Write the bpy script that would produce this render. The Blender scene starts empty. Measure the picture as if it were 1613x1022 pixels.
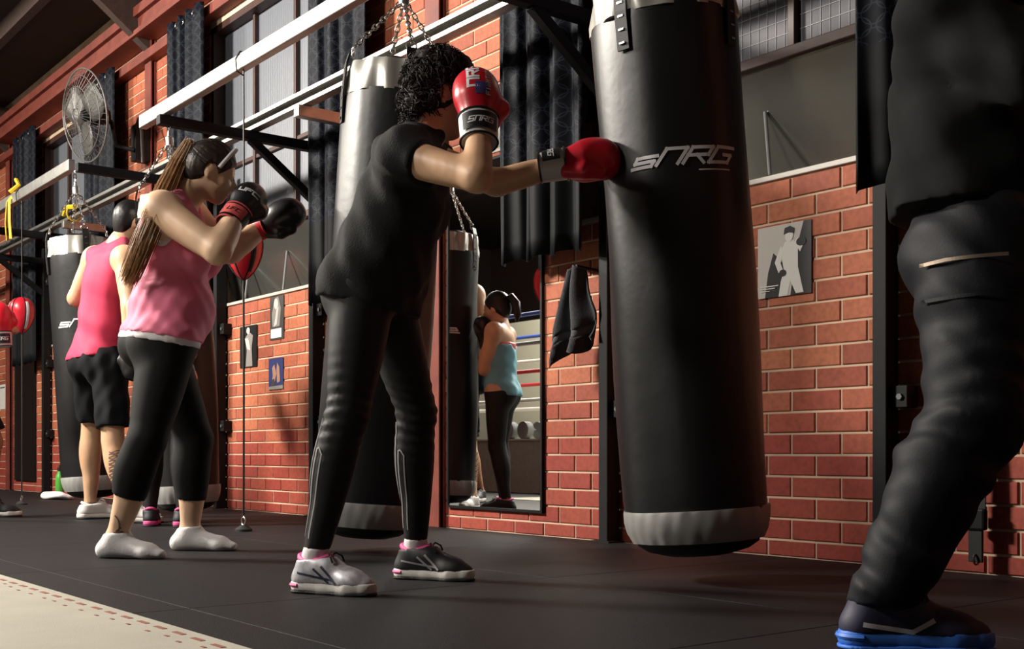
import bpy, bmesh, math, random
import numpy as np
from mathutils import Vector, Matrix

random.seed(7)
rng = np.random.default_rng(7)
scene = bpy.context.scene
C = scene.collection

# ------------------------------------------------------------------ camera
CAM = np.array([0.0, -3.807, 0.414])
YAW = math.atan2(1451.5, 1850.0)
FWD = np.array([-math.cos(YAW), math.sin(YAW), 0.0])
RGT = np.array([math.sin(YAW), math.cos(YAW), 0.0])
UP = np.array([0.0, 0.0, 1.0])
cd = bpy.data.cameras.new('camera')
cam = bpy.data.objects.new('camera', cd)
C.objects.link(cam)
cam.location = CAM
cam.rotation_euler = (math.pi / 2, 0, math.pi / 2 - YAW)
cd.sensor_width = 36.0
cd.lens = 36.0 * 1850.0 / 1613.0
cd.shift_y = 203.0 / 1613.0
cd.clip_start = 0.05
scene.camera = cam

# ------------------------------------------------------------------ world, lights, exposure
w = bpy.data.worlds.new('world')
scene.world = w
w.use_nodes = True
w.node_tree.nodes['Background'].inputs[0].default_value = (0.20, 0.27, 0.42, 1)
w.node_tree.nodes['Background'].inputs[1].default_value = 0.12
vs = scene.view_settings
vs.view_transform = 'Standard'
vs.look = 'None'
vs.exposure = 0.0
vs.gamma = 1.0
vs.use_curve_mapping = False


def area(name, loc, target, sx, sy, power, col):
    ld = bpy.data.lights.new(name, 'AREA')
    ld.shape = 'RECTANGLE'
    ld.size = sx
    ld.size_y = sy
    ld.energy = power
    ld.color = col
    o = bpy.data.objects.new(name, ld)
    C.objects.link(o)
    o.location = loc
    d = Vector(target) - Vector(loc)
    o.rotation_euler = d.to_track_quat('-Z', 'Y').to_euler()
    return o


# (position, aim, size, power, colour): floodlights hung over the ring side of the hall
LAMPS = [
    ((-8.2, -5.2, 4.15), (-4.6, -0.8, 1.2), 1.0, 0.5, 800, (1.0, 0.93, 0.83)),
    ((-4.6, -6.4, 4.15), (-3.0, -0.3, 1.3), 0.9, 0.5, 170, (1.0, 0.93, 0.84)),
    ((-12.4, -4.9, 4.15), (-11.0, -0.5, 1.2), 0.9, 0.5, 280, (1.0, 0.92, 0.80)),
    ((-11.2, -6.0, 4.15), (-11.2, -7.5, 1.0), 0.9, 0.5, 260, (1.0, 0.95, 0.84)),
]
for i, (p, tg, sx, sy, e, c) in enumerate(LAMPS):
    area('floodlight_beam', p, tg, sx, sy, e, c)


# ------------------------------------------------------------------ pixel helpers (real places measured from the photograph)
def D(px, py, depth):
    u = (px - 806.5) / 1850.0
    v = (714.0 - py) / 1850.0
    return CAM + depth * (FWD + u * RGT + v * UP)


def dirc(r, f, up=0.0):
    v = r * RGT + f * FWD + up * UP
    return v / np.linalg.norm(v)


# ------------------------------------------------------------------ materials
def new_mat(name):
    m = bpy.data.materials.new(name)
    m.use_nodes = True
    nt = m.node_tree
    return m, nt, nt.nodes['Principled BSDF']


def mat(name, col, rough=0.6, metal=0.0, var=0.0, scale=20.0, bump=0.0, bscale=60.0, spec=0.5, emit=None, es=0.0, coat=0.0,
        sheen=0.0):
    m, nt, b = new_mat(name)
    b.inputs['Roughness'].default_value = rough
    b.inputs['Metallic'].default_value = metal
    b.inputs['Specular IOR Level'].default_value = spec
    b.inputs['Coat Weight'].default_value = coat
    b.inputs['Sheen Weight'].default_value = sheen
    c4 = (*col, 1)
    b.inputs['Base Color'].default_value = c4
    tc = nt.nodes.new('ShaderNodeTexCoord')
    if var > 0:
        n = nt.nodes.new('ShaderNodeTexNoise')
        n.inputs['Scale'].default_value = scale
        n.inputs['Detail'].default_value = 4
        r = nt.nodes.new('ShaderNodeValToRGB')
        r.color_ramp.elements[0].position = 0.3
        r.color_ramp.elements[1].position = 0.7
        r.color_ramp.elements[0].color = tuple(max(0, x * (1 - var)) for x in col) + (1,)
        r.color_ramp.elements[1].color = tuple(min(1, x * (1 + var)) for x in col) + (1,)
        nt.links.new(tc.outputs['Object'], n.inputs['Vector'])
        nt.links.new(n.outputs['Fac'], r.inputs['Fac'])
        nt.links.new(r.outputs['Color'], b.inputs['Base Color'])
    if bump > 0:
        n2 = nt.nodes.new('ShaderNodeTexNoise')
        n2.inputs['Scale'].default_value = bscale
        n2.inputs['Detail'].default_value = 3
        bp = nt.nodes.new('ShaderNodeBump')
        bp.inputs['Strength'].default_value = bump
        bp.inputs['Distance'].default_value = 0.004
        nt.links.new(tc.outputs['Object'], n2.inputs['Vector'])
        nt.links.new(n2.outputs['Fac'], bp.inputs['Height'])
        nt.links.new(bp.outputs['Normal'], b.inputs['Normal'])
    if emit:
        b.inputs['Emission Color'].default_value = (*emit, 1)
        b.inputs['Emission Strength'].default_value = es
    return m


def math_node(nt, op, a, b=None, c=None):
    n = nt.nodes.new('ShaderNodeMath')
    n.operation = op
    for i, x in enumerate((a, b, c)):
        if x is None:
            continue
        if hasattr(x, 'is_linked'):
            nt.links.new(x, n.inputs[i])
        else:
            n.inputs[i].default_value = x
    return n.outputs[0]


BZ0, BH, BX0, BL = 0.064, 0.086, -2.785, 0.24


def brick_mat():
    m, nt, b = new_mat('fired_brick')
    g = nt.nodes.new('ShaderNodeNewGeometry')
    s = nt.nodes.new('ShaderNodeSeparateXYZ')
    nt.links.new(g.outputs['Position'], s.inputs[0])
    row = math_node(nt, 'FLOOR', math_node(nt, 'DIVIDE', math_node(nt, 'SUBTRACT', s.outputs[2], BZ0), BH))
    off = math_node(nt, 'MULTIPLY', math_node(nt, 'PINGPONG', row, 1.0), BL / 2)
    colx = math_node(nt, 'FLOOR', math_node(nt, 'DIVIDE', math_node(nt, 'SUBTRACT', math_node(nt, 'SUBTRACT', s.outputs[0], BX0), off), BL))
    cx = nt.nodes.new('ShaderNodeCombineXYZ')
    nt.links.new(colx, cx.inputs[0])
    nt.links.new(row, cx.inputs[1])
    wn = nt.nodes.new('ShaderNodeTexWhiteNoise')
    nt.links.new(cx.outputs[0], wn.inputs['Vector'])
    r = nt.nodes.new('ShaderNodeValToRGB')
    e = r.color_ramp.elements
    e[0].position, e[0].color = 0.0, (0.34, 0.085, 0.045, 1)
    e[1].position, e[1].color = 1.0, (0.56, 0.180, 0.085, 1)
    x = e.new(0.35)
    x.color = (0.43, 0.110, 0.055, 1)
    x = e.new(0.7)
    x.color = (0.50, 0.145, 0.070, 1)
    nt.links.new(wn.outputs['Value'], r.inputs['Fac'])
    # the lower courses blend to a deeper red, with a ragged upper edge
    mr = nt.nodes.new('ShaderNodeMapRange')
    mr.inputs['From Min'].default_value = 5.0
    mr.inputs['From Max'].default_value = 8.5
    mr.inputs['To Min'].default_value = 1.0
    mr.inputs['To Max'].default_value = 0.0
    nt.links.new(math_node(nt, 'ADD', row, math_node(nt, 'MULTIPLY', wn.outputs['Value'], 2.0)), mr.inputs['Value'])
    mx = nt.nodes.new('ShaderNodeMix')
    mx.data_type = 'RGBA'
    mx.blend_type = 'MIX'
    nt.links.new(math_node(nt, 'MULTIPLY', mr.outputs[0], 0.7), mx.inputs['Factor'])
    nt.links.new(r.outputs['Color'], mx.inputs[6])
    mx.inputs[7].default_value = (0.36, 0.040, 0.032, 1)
    n = nt.nodes.new('ShaderNodeTexNoise')
    n.inputs['Scale'].default_value = 45
    n.inputs['Detail'].default_value = 5
    nt.links.new(g.outputs['Position'], n.inputs['Vector'])
    mul = nt.nodes.new('ShaderNodeMix')
    mul.data_type = 'RGBA'
    mul.blend_type = 'MULTIPLY'
    mul.inputs['Factor'].default_value = 1
    r2 = nt.nodes.new('ShaderNodeValToRGB')
    r2.color_ramp.elements[0].position = 0.25
    r2.color_ramp.elements[0].color = (0.72, 0.70, 0.70, 1)
    r2.color_ramp.elements[1].position = 0.6
    r2.color_ramp.elements[1].color = (1, 1, 1, 1)
    nt.links.new(n.outputs['Fac'], r2.inputs['Fac'])
    nt.links.new(mx.outputs[2], mul.inputs[6])
    nt.links.new(r2.outputs['Color'], mul.inputs[7])
    nt.links.new(mul.outputs[2], b.inputs['Base Color'])
    b.inputs['Roughness'].default_value = 0.75
    bp = nt.nodes.new('ShaderNodeBump')
    bp.inputs['Strength'].default_value = 0.3
    bp.inputs['Distance'].default_value = 0.003
    nt.links.new(n.outputs['Fac'], bp.inputs['Height'])
    nt.links.new(bp.outputs['Normal'], b.inputs['Normal'])
    return m


def curtain_mat():
    """dark navy satin, rows of stitched rings on the upper part (UV in metres of cloth)"""
    m, nt, b = new_mat('ring_curtain')
    uv = nt.nodes.new('ShaderNodeUVMap')
    s = nt.nodes.new('ShaderNodeSeparateXYZ')
    nt.links.new(uv.outputs[0], s.inputs[0])

    def ring(ox, oy):
        fx = math_node(nt, 'SUBTRACT', math_node(nt, 'FRACT', math_node(nt, 'ADD', math_node(nt, 'DIVIDE', s.outputs[0], 0.13), ox)), 0.5)
        fy = math_node(nt, 'SUBTRACT', math_node(nt, 'FRACT', math_node(nt, 'ADD', math_node(nt, 'DIVIDE', s.outputs[1], 0.09), oy)), 0.5)
        d = math_node(nt, 'SQRT', math_node(nt, 'ADD', math_node(nt, 'MULTIPLY', fx, fx), math_node(nt, 'MULTIPLY', fy, fy)))
        a = math_node(nt, 'ABSOLUTE', math_node(nt, 'SUBTRACT', d, 0.42))
        return math_node(nt, 'LESS_THAN', a, 0.028)
    rr = math_node(nt, 'MAXIMUM', ring(0, 0), ring(0.5, 0.5))
    up = math_node(nt, 'GREATER_THAN', s.outputs[1], 0.52)
    rr = math_node(nt, 'MULTIPLY', rr, up)
    n = nt.nodes.new('ShaderNodeTexNoise')
    n.inputs['Scale'].default_value = 9
    nt.links.new(uv.outputs[0], n.inputs['Vector'])
    rr = math_node(nt, 'MULTIPLY', rr, math_node(nt, 'MULTIPLY', n.outputs['Fac'], 0.5))
    low = nt.nodes.new('ShaderNodeMix')
    low.data_type = 'RGBA'
    low.inputs[6].default_value = (0.008, 0.009, 0.011, 1)
    low.inputs[7].default_value = (0.004, 0.0055, 0.010, 1)
    nt.links.new(up, low.inputs['Factor'])
    mx = nt.nodes.new('ShaderNodeMix')
    mx.data_type = 'RGBA'
    mx.inputs[7].default_value = (0.075, 0.09, 0.125, 1)
    nt.links.new(low.outputs[2], mx.inputs[6])
    nt.links.new(rr, mx.inputs['Factor'])
    nt.links.new(mx.outputs[2], b.inputs['Base Color'])
    b.inputs['Roughness'].default_value = 0.6
    b.inputs['Specular IOR Level'].default_value = 0.14
    return m


def floor_mat():
    m, nt, b = new_mat('black_rubber')
    tc = nt.nodes.new('ShaderNodeNewGeometry')
    v = nt.nodes.new('ShaderNodeTexVoronoi')
    v.inputs['Scale'].default_value = 70
    nt.links.new(tc.outputs['Position'], v.inputs['Vector'])
    r = nt.nodes.new('ShaderNodeValToRGB')
    r.color_ramp.interpolation = 'CONSTANT'
    r.color_ramp.elements[0].color = (0.12, 0.12, 0.125, 1)
    r.color_ramp.elements[1].position = 0.05
    r.color_ramp.elements[1].color = (0.009, 0.009, 0.0105, 1)
    nt.links.new(v.outputs['Distance'], r.inputs['Fac'])
    n = nt.nodes.new('ShaderNodeTexNoise')
    n.inputs['Scale'].default_value = 2.2
    n.inputs['Detail'].default_value = 6
    nt.links.new(tc.outputs['Position'], n.inputs['Vector'])
    mx = nt.nodes.new('ShaderNodeMix')
    mx.data_type = 'RGBA'
    nt.links.new(math_node(nt, 'MULTIPLY', n.outputs['Fac'], 0.5), mx.inputs['Factor'])
    nt.links.new(r.outputs['Color'], mx.inputs[6])
    mx.inputs[7].default_value = (0.018, 0.018, 0.019, 1)
    nt.links.new(mx.outputs[2], b.inputs['Base Color'])
    b.inputs['Roughness'].default_value = 0.6
    b.inputs['Specular IOR Level'].default_value = 0.22
    n2 = nt.nodes.new('ShaderNodeTexNoise')
    n2.inputs['Scale'].default_value = 180
    nt.links.new(tc.outputs['Position'], n2.inputs['Vector'])
    bp = nt.nodes.new('ShaderNodeBump')
    bp.inputs['Strength'].default_value = 0.35
    bp.inputs['Distance'].default_value = 0.003
    nt.links.new(n2.outputs['Fac'], bp.inputs['Height'])
    nt.links.new(bp.outputs['Normal'], b.inputs['Normal'])
    return m


def reeded_mat():
    m, nt, b = new_mat('reeded_glass')
    tc = nt.nodes.new('ShaderNodeNewGeometry')
    wv = nt.nodes.new('ShaderNodeTexWave')
    wv.inputs['Scale'].default_value = 22
    nt.links.new(tc.outputs['Position'], wv.inputs['Vector'])
    bp = nt.nodes.new('ShaderNodeBump')
    bp.inputs['Strength'].default_value = 0.6
    bp.inputs['Distance'].default_value = 0.004
    nt.links.new(wv.outputs['Fac'], bp.inputs['Height'])
    nt.links.new(bp.outputs['Normal'], b.inputs['Normal'])
    b.inputs['Base Color'].default_value = (0.20, 0.22, 0.26, 1)
    b.inputs['Roughness'].default_value = 0.4
    b.inputs['Transmission Weight'].default_value = 0.25
    return m


M = {}
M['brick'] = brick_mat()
M['curtain'] = curtain_mat()
M['rubber'] = floor_mat()
M['reeded'] = reeded_mat()
M['mortar'] = mat('mortar', (0.66, 0.50, 0.36), 0.9, var=0.3, scale=3)
M['canvas'] = mat('beige_canvas', (0.42, 0.395, 0.33), 0.85, var=0.08, scale=4, bump=0.2, bscale=300)
M['red_dash'] = mat('red_print', (0.28, 0.09, 0.065), 0.8)
M['red_steel'] = mat('red_oxide_steel', (0.19, 0.042, 0.028), 0.6, var=0.2, scale=8, bump=0.15)
M['ceiling'] = mat('dark_ceiling', (0.030, 0.020, 0.017), 0.9, var=0.3, scale=2)
M['ceil_beam'] = mat('brown_purlin', (0.05, 0.028, 0.022), 0.8, var=0.2)
M['black_steel'] = mat('black_steel', (0.006, 0.006, 0.007), 0.6, var=0.2, scale=15, spec=0.25)
M['galv'] = mat('galvanised_steel', (0.44, 0.435, 0.415), 0.38, 0.9, var=0.12, scale=18)
M['chrome'] = mat('chrome', (0.75, 0.74, 0.72), 0.22, 1.0)
M['vinyl'] = mat('black_vinyl', (0.006, 0.006, 0.0075), 0.43, bump=0.35, bscale=14, var=0.2, scale=6)
M['silver'] = mat('silver_vinyl', (0.50, 0.49, 0.45), 0.36, 0.35, bump=0.5, bscale=9)
M['silver_dull'] = mat('grey_vinyl', (0.36, 0.355, 0.34), 0.5, 0.1, bump=0.7, bscale=9)
M['strap'] = mat('black_strap', (0.010, 0.010, 0.011), 0.5)
M['white_print'] = mat('white_print', (0.72, 0.72, 0.74), 0.5)
M['blue_print'] = mat('navy_print', (0.06, 0.05, 0.18), 0.5)
M['pale_sash'] = mat('grey_window_panel', (0.30, 0.30, 0.27), 0.16, 0.85)
M['dark_wood'] = mat('brown_window_frame', (0.055, 0.022, 0.016), 0.5, var=0.2)
M['wire'] = mat('pane_wire', (0.30, 0.30, 0.34), 0.5)
M['wired_glass'] = mat('wired_glass', (0.06, 0.058, 0.075), 0.45, var=0.35, scale=3, spec=0.25)
M['sill'] = mat('pale_sill', (0.52, 0.49, 0.44), 0.5)
M['cream'] = mat('cream_wall', (0.62, 0.60, 0.48), 0.8)
M['dark_wall'] = mat('dark_wall', (0.05, 0.03, 0.025), 0.9)
M['skin'] = mat('skin', (0.66, 0.40, 0.24), 0.48, var=0.08, scale=12)
M['skin_pale'] = mat('fair_skin', (0.74, 0.49, 0.32), 0.48, var=0.07, scale=12)
M['skin_tan'] = mat('tanned_skin', (0.44, 0.22, 0.13), 0.45, var=0.08, scale=12)
for k in ('skin', 'skin_pale', 'skin_tan'):
    b_ = M[k].node_tree.nodes['Principled BSDF']
    b_.inputs['Subsurface Weight'].default_value = 0.08
    b_.inputs['Subsurface Radius'].default_value = (0.02, 0.008, 0.004)
M['hair_dark'] = mat('dark_brown_hair', (0.013, 0.006, 0.007), 0.75, var=0.5, scale=60)
M['hair_black'] = mat('black_hair', (0.007, 0.006, 0.006), 0.4)
M['hair_brown'] = mat('brown_hair', (0.030, 0.016, 0.010), 0.6, var=0.4, scale=40)
M['hair_blond'] = mat('light_brown_hair', (0.30, 0.155, 0.06), 0.42, var=0.4, scale=40)
M['tee'] = mat('black_cotton', (0.012, 0.012, 0.0128), 0.85, spec=0.3, bump=0.3, bscale=200)
M['legging'] = mat('black_legging', (0.0095, 0.0095, 0.0105), 0.6, spec=0.35)
M['capri'] = mat('black_capri', (0.004, 0.004, 0.0048), 0.75, spec=0.25)
M['denim'] = mat('dark_denim', (0.005, 0.006, 0.010), 0.65, spec=0.3, bump=0.08, bscale=220)
M['sweat'] = mat('black_sweatshirt', (0.0035, 0.004, 0.0048), 0.9, spec=0.25)
M['pink'] = mat('pink_jersey', (0.86, 0.20, 0.33), 0.7, var=0.06, scale=5, sheen=0.2)
M['hot_pink'] = mat('crimson_pink_jersey', (0.62, 0.035, 0.105), 0.75, var=0.06, sheen=0.1)
M['shorts'] = mat('black_shorts', (0.005, 0.006, 0.008), 0.8, spec=0.25)
M['white_cloth'] = mat('white_cotton', (0.78, 0.75, 0.77), 0.8, sheen=0.1)
M['blue_top'] = mat('pale_blue_jersey', (0.16, 0.42, 0.52), 0.7)
M['purple'] = mat('purple_trim', (0.10, 0.05, 0.28), 0.7)
M['red_leather'] = mat('red_glove_leather', (0.55, 0.012, 0.028), 0.32, var=0.12, scale=9, bump=0.2, bscale=25)
M['black_leather'] = mat('black_glove_leather', (0.012, 0.012, 0.014), 0.34, bump=0.2, bscale=25)
M['white_leather'] = mat('white_cuff_leather', (0.62, 0.60, 0.60), 0.45)
M['coral'] = mat('coral_patch', (0.65, 0.10, 0.10), 0.5)
M['badge'] = mat('black_badge', (0.012, 0.012, 0.016), 0.4)
M['shoe_silver'] = mat('silver_mesh', (0.52, 0.52, 0.56), 0.4, 0.2, var=0.25, scale=60)
M['shoe_navy'] = mat('navy_mesh', (0.025, 0.025, 0.06), 0.6)
M['shoe_black'] = mat('black_mesh', (0.012, 0.012, 0.015), 0.6)
M['shoe_white'] = mat('white_shoe_leather', (0.75, 0.73, 0.70), 0.5)
M['shoe_pink'] = mat('bright_pink_lining', (0.80, 0.10, 0.32), 0.6)
M['sole_white'] = mat('white_foam_sole', (0.84, 0.81, 0.76), 0.6)
M['sole_black'] = mat('black_rubber_sole', (0.010, 0.010, 0.010), 0.7)
M['shoe_blue'] = mat('bright_blue_foam', (0.05, 0.20, 0.75), 0.5)
M['lace'] = mat('black_lace', (0.010, 0.010, 0.012), 0.7)
M['sock'] = mat('white_sock', (0.80, 0.78, 0.78), 0.9, bump=0.3, bscale=120)
M['reflect'] = mat('grey_reflective_trim', (0.34, 0.33, 0.34), 0.35)
M['eye'] = mat('eye_white', (0.75, 0.73, 0.70), 0.2)
M['iris'] = mat('brown_iris', (0.03, 0.015, 0.01), 0.2)
M['lip'] = mat('lip', (0.36, 0.11, 0.09), 0.45)
M['tattoo'] = mat('tattoo_ink', (0.16, 0.10, 0.075), 0.55)
M['towel'] = mat('charcoal_towel', (0.040, 0.040, 0.048), 0.95, var=0.3, scale=90, bump=0.8, bscale=220, sheen=0.3)
M['towel_band'] = mat('grey_towel_band', (0.11, 0.11, 0.125), 0.9)
M['yellow'] = mat('yellow_webbing', (0.75, 0.50, 0.02), 0.6)
M['zip'] = mat('brass_zip', (0.45, 0.36, 0.28), 0.35, 0.8)
M['fan_grey'] = mat('fan_grille', (0.16, 0.155, 0.15), 0.45, 0.5)
M['fan_blade'] = mat('fan_blade', (0.10, 0.095, 0.09), 0.45, 0.3)
M['green'] = mat('green_plastic', (0.10, 0.45, 0.06), 0.35)
M['paper_black'] = mat('print_black', (0.010, 0.010, 0.011), 0.4)
M['paper_dark'] = mat('print_dark_grey', (0.07, 0.065, 0.06), 0.4)
M['paper_mid'] = mat('print_mid_grey', (0.28, 0.26, 0.24), 0.4)
M['paper_light'] = mat('print_light_grey', (0.62, 0.58, 0.54), 0.4)
M['paper_white'] = mat('print_white', (0.85, 0.82, 0.78), 0.4)
M['paper_blue'] = mat('print_blue', (0.04, 0.05, 0.15), 0.4)
M['paper_flesh'] = mat('print_flesh', (0.40, 0.22, 0.15), 0.4)
M['rope_blue'] = mat('blue_rope', (0.05, 0.10, 0.42), 0.5)
M['rope_red'] = mat('red_rope', (0.55, 0.03, 0.04), 0.5)
M['rope_white'] = mat('white_rope', (0.72, 0.72, 0.70), 0.5)
M['rope_grey'] = mat('grey_rope', (0.25, 0.27, 0.30), 0.5)
M['apron'] = mat('grey_apron', (0.26, 0.25, 0.23), 0.8, var=0.1)
M['iron'] = mat('grey_iron', (0.16, 0.165, 0.17), 0.5, 0.3)
M['mirror'] = mat('mirror_glass', (0.82, 0.84, 0.83), 0.012, 1.0)
M['lamp'] = mat('lamp_glow', (1, 1, 1), 0.5, emit=(1.0, 0.9, 0.75), es=6.0)


# ------------------------------------------------------------------ mesh collector
def unit(v):
    v = np.asarray(v, float)
    return v / max(1e-9, np.linalg.norm(v))


def frame(axis, hint=(0, 0, 1)):
    z = unit(axis)
    h = np.asarray(hint, float)
    if abs(np.dot(z, unit(h))) > 0.97:
        h = np.array([1.0, 0, 0]) if abs(z[0]) < 0.9 else np.array([0, 1.0, 0])
    x = unit(np.cross(h, z))
    y = np.cross(z, x)
    return x, y, z


class G:
    def __init__(self, M4=None):
        self.v, self.f = [], []
        self.M4 = M4

    def add(self, V, F):
        o = len(self.v)
        self.v.extend([tuple(map(float, p)) for p in V])
        self.f.extend([tuple(i + o for i in f) for f in F])
        return self

    def box(self, lo, hi):
        (a, b, c), (d, e, f) = lo, hi
        V = [(a, b, c), (d, b, c), (d, e, c), (a, e, c), (a, b, f), (d, b, f), (d, e, f), (a, e, f)]
        return self.add(V, [(3, 2, 1, 0), (4, 5, 6, 7), (0, 1, 5, 4), (1, 2, 6, 5), (2, 3, 7, 6), (3, 0, 4, 7)])

    def bar(self, a, b, wx, wy, hint=(0, 0, 1)):
        a, b = np.asarray(a, float), np.asarray(b, float)
        x, y, z = frame(b - a, hint)
        V = []
        for p in (a, b):
            for sx, sy in ((-1, -1), (1, -1), (1, 1), (-1, 1)):
                V.append(p + x * sx * wx / 2 + y * sy * wy / 2)
        return self.add(V, [(3, 2, 1, 0), (4, 5, 6, 7), (0, 1, 5, 4), (1, 2, 6, 5), (2, 3, 7, 6), (3, 0, 4, 7)])

    def cyl(self, a, b, r1, r2=None, n=16):
        return self.tube([a, b], [r1, r1 if r2 is None else r2], n)

    def tube(self, pts, r, n=8, closed=False, hint=(0, 0, 1), flat=1.0):
        pts = [np.asarray(p, float) for p in pts]
        m = len(pts)
        if not hasattr(r, '__len__'):
            r = [r] * m
        V, F = [], []
        px = None
        for i, p in enumerate(pts):
            if closed:
                t = pts[(i + 1) % m] - pts[i - 1]
            else:
                t = pts[min(i + 1, m - 1)] - pts[max(i - 1, 0)]
            t = unit(t)
            if px is None:
                x, y, _ = frame(t, hint)
            else:
                x = unit(px - t * np.dot(px, t))
                y = np.cross(t, x)
            px = x
            for k in range(n):
                a = 2 * math.pi * k / n
                V.append(p + x * math.cos(a) * r[i] + y * math.sin(a) * r[i] * flat)
        L = m if closed else m - 1
        for i in range(L):
            j = (i + 1) % m
            for k in range(n):
                k2 = (k + 1) % n
                F.append((i * n + k, i * n + k2, j * n + k2, j * n + k))
        if not closed:
            F.append(tuple(range(n - 1, -1, -1)))
            F.append(tuple((m - 1) * n + k for k in range(n)))
        return self.add(V, F)

    def torus(self, c, axis, R, r, n=24, m=8, hint=(0, 0, 1)):
        x, y, z = frame(axis, hint)
        pts = [np.asarray(c) + x * R * math.cos(2 * math.pi * k / n) + y * R * math.sin(2 * math.pi * k / n) for k in range(n)]
        return self.tube(pts, r, m, closed=True)

    def lathe(self, prof, n=32, c=(0, 0, 0), axis=(0, 0, 1), fn=None):
        x, y, z = frame(axis, (0, 1, 0))
        c = np.asarray(c, float)
        V, F = [], []
        for (r, h) in prof:
            for k in range(n):
                a = 2 * math.pi * k / n
                rr = r if fn is None else r + fn(a, h)
                V.append(c + x * rr * math.cos(a) + y * rr * math.sin(a) + z * h)
        m = len(prof)
        for i in range(m - 1):
            for k in range(n):
                k2 = (k + 1) % n
                F.append((i * n + k, i * n + k2, (i + 1) * n + k2, (i + 1) * n + k))
        F.append(tuple(range(n - 1, -1, -1)))
        F.append(tuple((m - 1) * n + k for k in range(n)))
        return self.add(V, F)

    def prism(self, poly, o, ux, uy, t):
        """flat polygon in the (ux, uy) plane at o, thickness t along ux x uy"""
        o, ux, uy = np.asarray(o, float), np.asarray(ux, float), np.asarray(uy, float)
        nz = unit(np.cross(ux, uy))
        n = len(poly)
        V = [o + ux * p[0] + uy * p[1] for p in poly] + [o + ux * p[0] + uy * p[1] + nz * t for p in poly]
        F = [tuple(range(n - 1, -1, -1)), tuple(range(n, 2 * n))]
        for k in range(n):
            k2 = (k + 1) % n
            F.append((k, k2, n + k2, n + k))
        return self.add(V, F)

    def build(self, name, material, parent=None, smooth=False, bevel=0.0):
        me = bpy.data.meshes.new(name)
        V = self.v
        if self.M4 is not None:
            A = np.array(self.M4)
            P = np.array(V)
            V = (P @ A[:3, :3].T + A[:3, 3]).tolist()
        me.from_pydata(V, [], self.f)
        if bevel > 0:
            bm = bmesh.new()
            bm.from_mesh(me)
            bmesh.ops.bevel(bm, geom=bm.edges[:], offset=bevel, segments=2, profile=0.5, affect='EDGES', clamp_overlap=True)
            bm.to_mesh(me)
            bm.free()
        return link(name, me, material, parent, smooth)


def link(name, me, material, parent=None, smooth=False, sharp=0.7):
    if smooth:
        me.polygons.foreach_set('use_smooth', [True] * len(me.polygons))
        if sharp:
            me.set_sharp_from_angle(angle=sharp)
    me.update()
    o = bpy.data.objects.new(name, me)
    C.objects.link(o)
    me.materials.append(M[material] if isinstance(material, str) else material)
    if parent is not None:
        setpar(o, parent)
    return o


def worldloc(o):
    v = o.location.copy()
    while o.parent:
        o = o.parent
        v += o.location + 0 * v if False else Vector((0, 0, 0))
    return v


def setpar(o, p):
    o.parent = p
    root = p
    while root.parent:
        root = root.parent
    o.matrix_parent_inverse = Matrix.Translation(-root.location) if p is root else Matrix.Identity(4)


def thing(name, label, cat, loc=(0, 0, 0), group=None):
    o = bpy.data.objects.new(name, None)
    o.empty_display_size = 0.1
    C.objects.link(o)
    o.location = tuple(float(x) for x in loc)
    tag(o, label, cat, group)
    return o


def tag(o, label, cat, group=None):
    o['label'] = label
    o['category'] = cat
    if group:
        o['group'] = group
    return o


def struct(o):
    o['kind'] = 'structure'
    return o


# ------------------------------------------------------------------ stroke lettering
GL = {
    'S': [[(1, 1), (0, 1), (0, .5), (1, .5), (1, 0), (0, 0)]],
    'N': [[(0, 0), (0, 1), (1, 1), (1, 0)]],
    'R': [[(0, 0), (0, 1), (1, 1), (1, .5), (0, .5)], [(.45, .5), (1, 0)]],
    'G': [[(1, 1), (0, 1), (0, 0), (1, 0), (1, .5), (.55, .5)]],
    'F': [[(0, 0), (0, 1), (1, 1)], [(0, .5), (.8, .5)]],
    'I': [[(.5, 0), (.5, 1)]],
    'H': [[(0, 0), (0, 1)], [(1, 0), (1, 1)], [(0, .5), (1, .5)]],
    'T': [[(.5, 0), (.5, 1)], [(0, 1), (1, 1)]],
    'U': [[(0, 1), (0, 0), (1, 0), (1, 1)]],
    'C': [[(1, 1), (0, 1), (0, 0), (1, 0)]],
    'E': [[(1, 1), (0, 1), (0, 0), (1, 0)], [(0, .5), (.8, .5)]],
    '#': [[(x / 8, 0), (x / 8, 1)] for x in range(9)],
    'O': [[(0, 0), (0, 1), (1, 1), (1, 0), (0, 0)]],
}


def strokes(text, cw, ch, gap, wd, shear=0.0, first_small=False):
    """returns list of (polyline, width) in plane units, centred in x; baseline 0"""
    out = []
    x = 0.0
    for i, c in enumerate(text):
        s = 0.62 if (first_small and i == 0) else 1.0
        cwi = cw * (0.45 if c == 'I' else 1.0)
        for pl in GL[c]:
            out.append([(x + p[0] * cwi + shear * p[1] * ch * s, p[1] * ch * s) for p in pl])
        x += cwi + gap
    tot = x - gap
    return [[(p[0] - tot / 2, p[1]) for p in pl] for pl in out], wd


def stroke_mesh(pls, wd, seg=0.01):
    V, F = [], []
    for pl in pls:
        for a, b in zip(pl[:-1], pl[1:]):
            a, b = np.array(a), np.array(b)
            d = unit(b - a)
            n = np.array([-d[1], d[0]])
            a2, b2 = a - d * wd / 2, b + d * wd / 2
            k = max(1, int(np.linalg.norm(b2 - a2) / seg))
            o = len(V)
            for i in range(k + 1):
                p = a2 + (b2 - a2) * i / k
                V.append(p + n * wd / 2)
                V.append(p - n * wd / 2)
            for i in range(k):
                F.append((o + 2 * i, o + 2 * i + 1, o + 2 * i + 3, o + 2 * i + 2))
    return np.array(V), F


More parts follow.
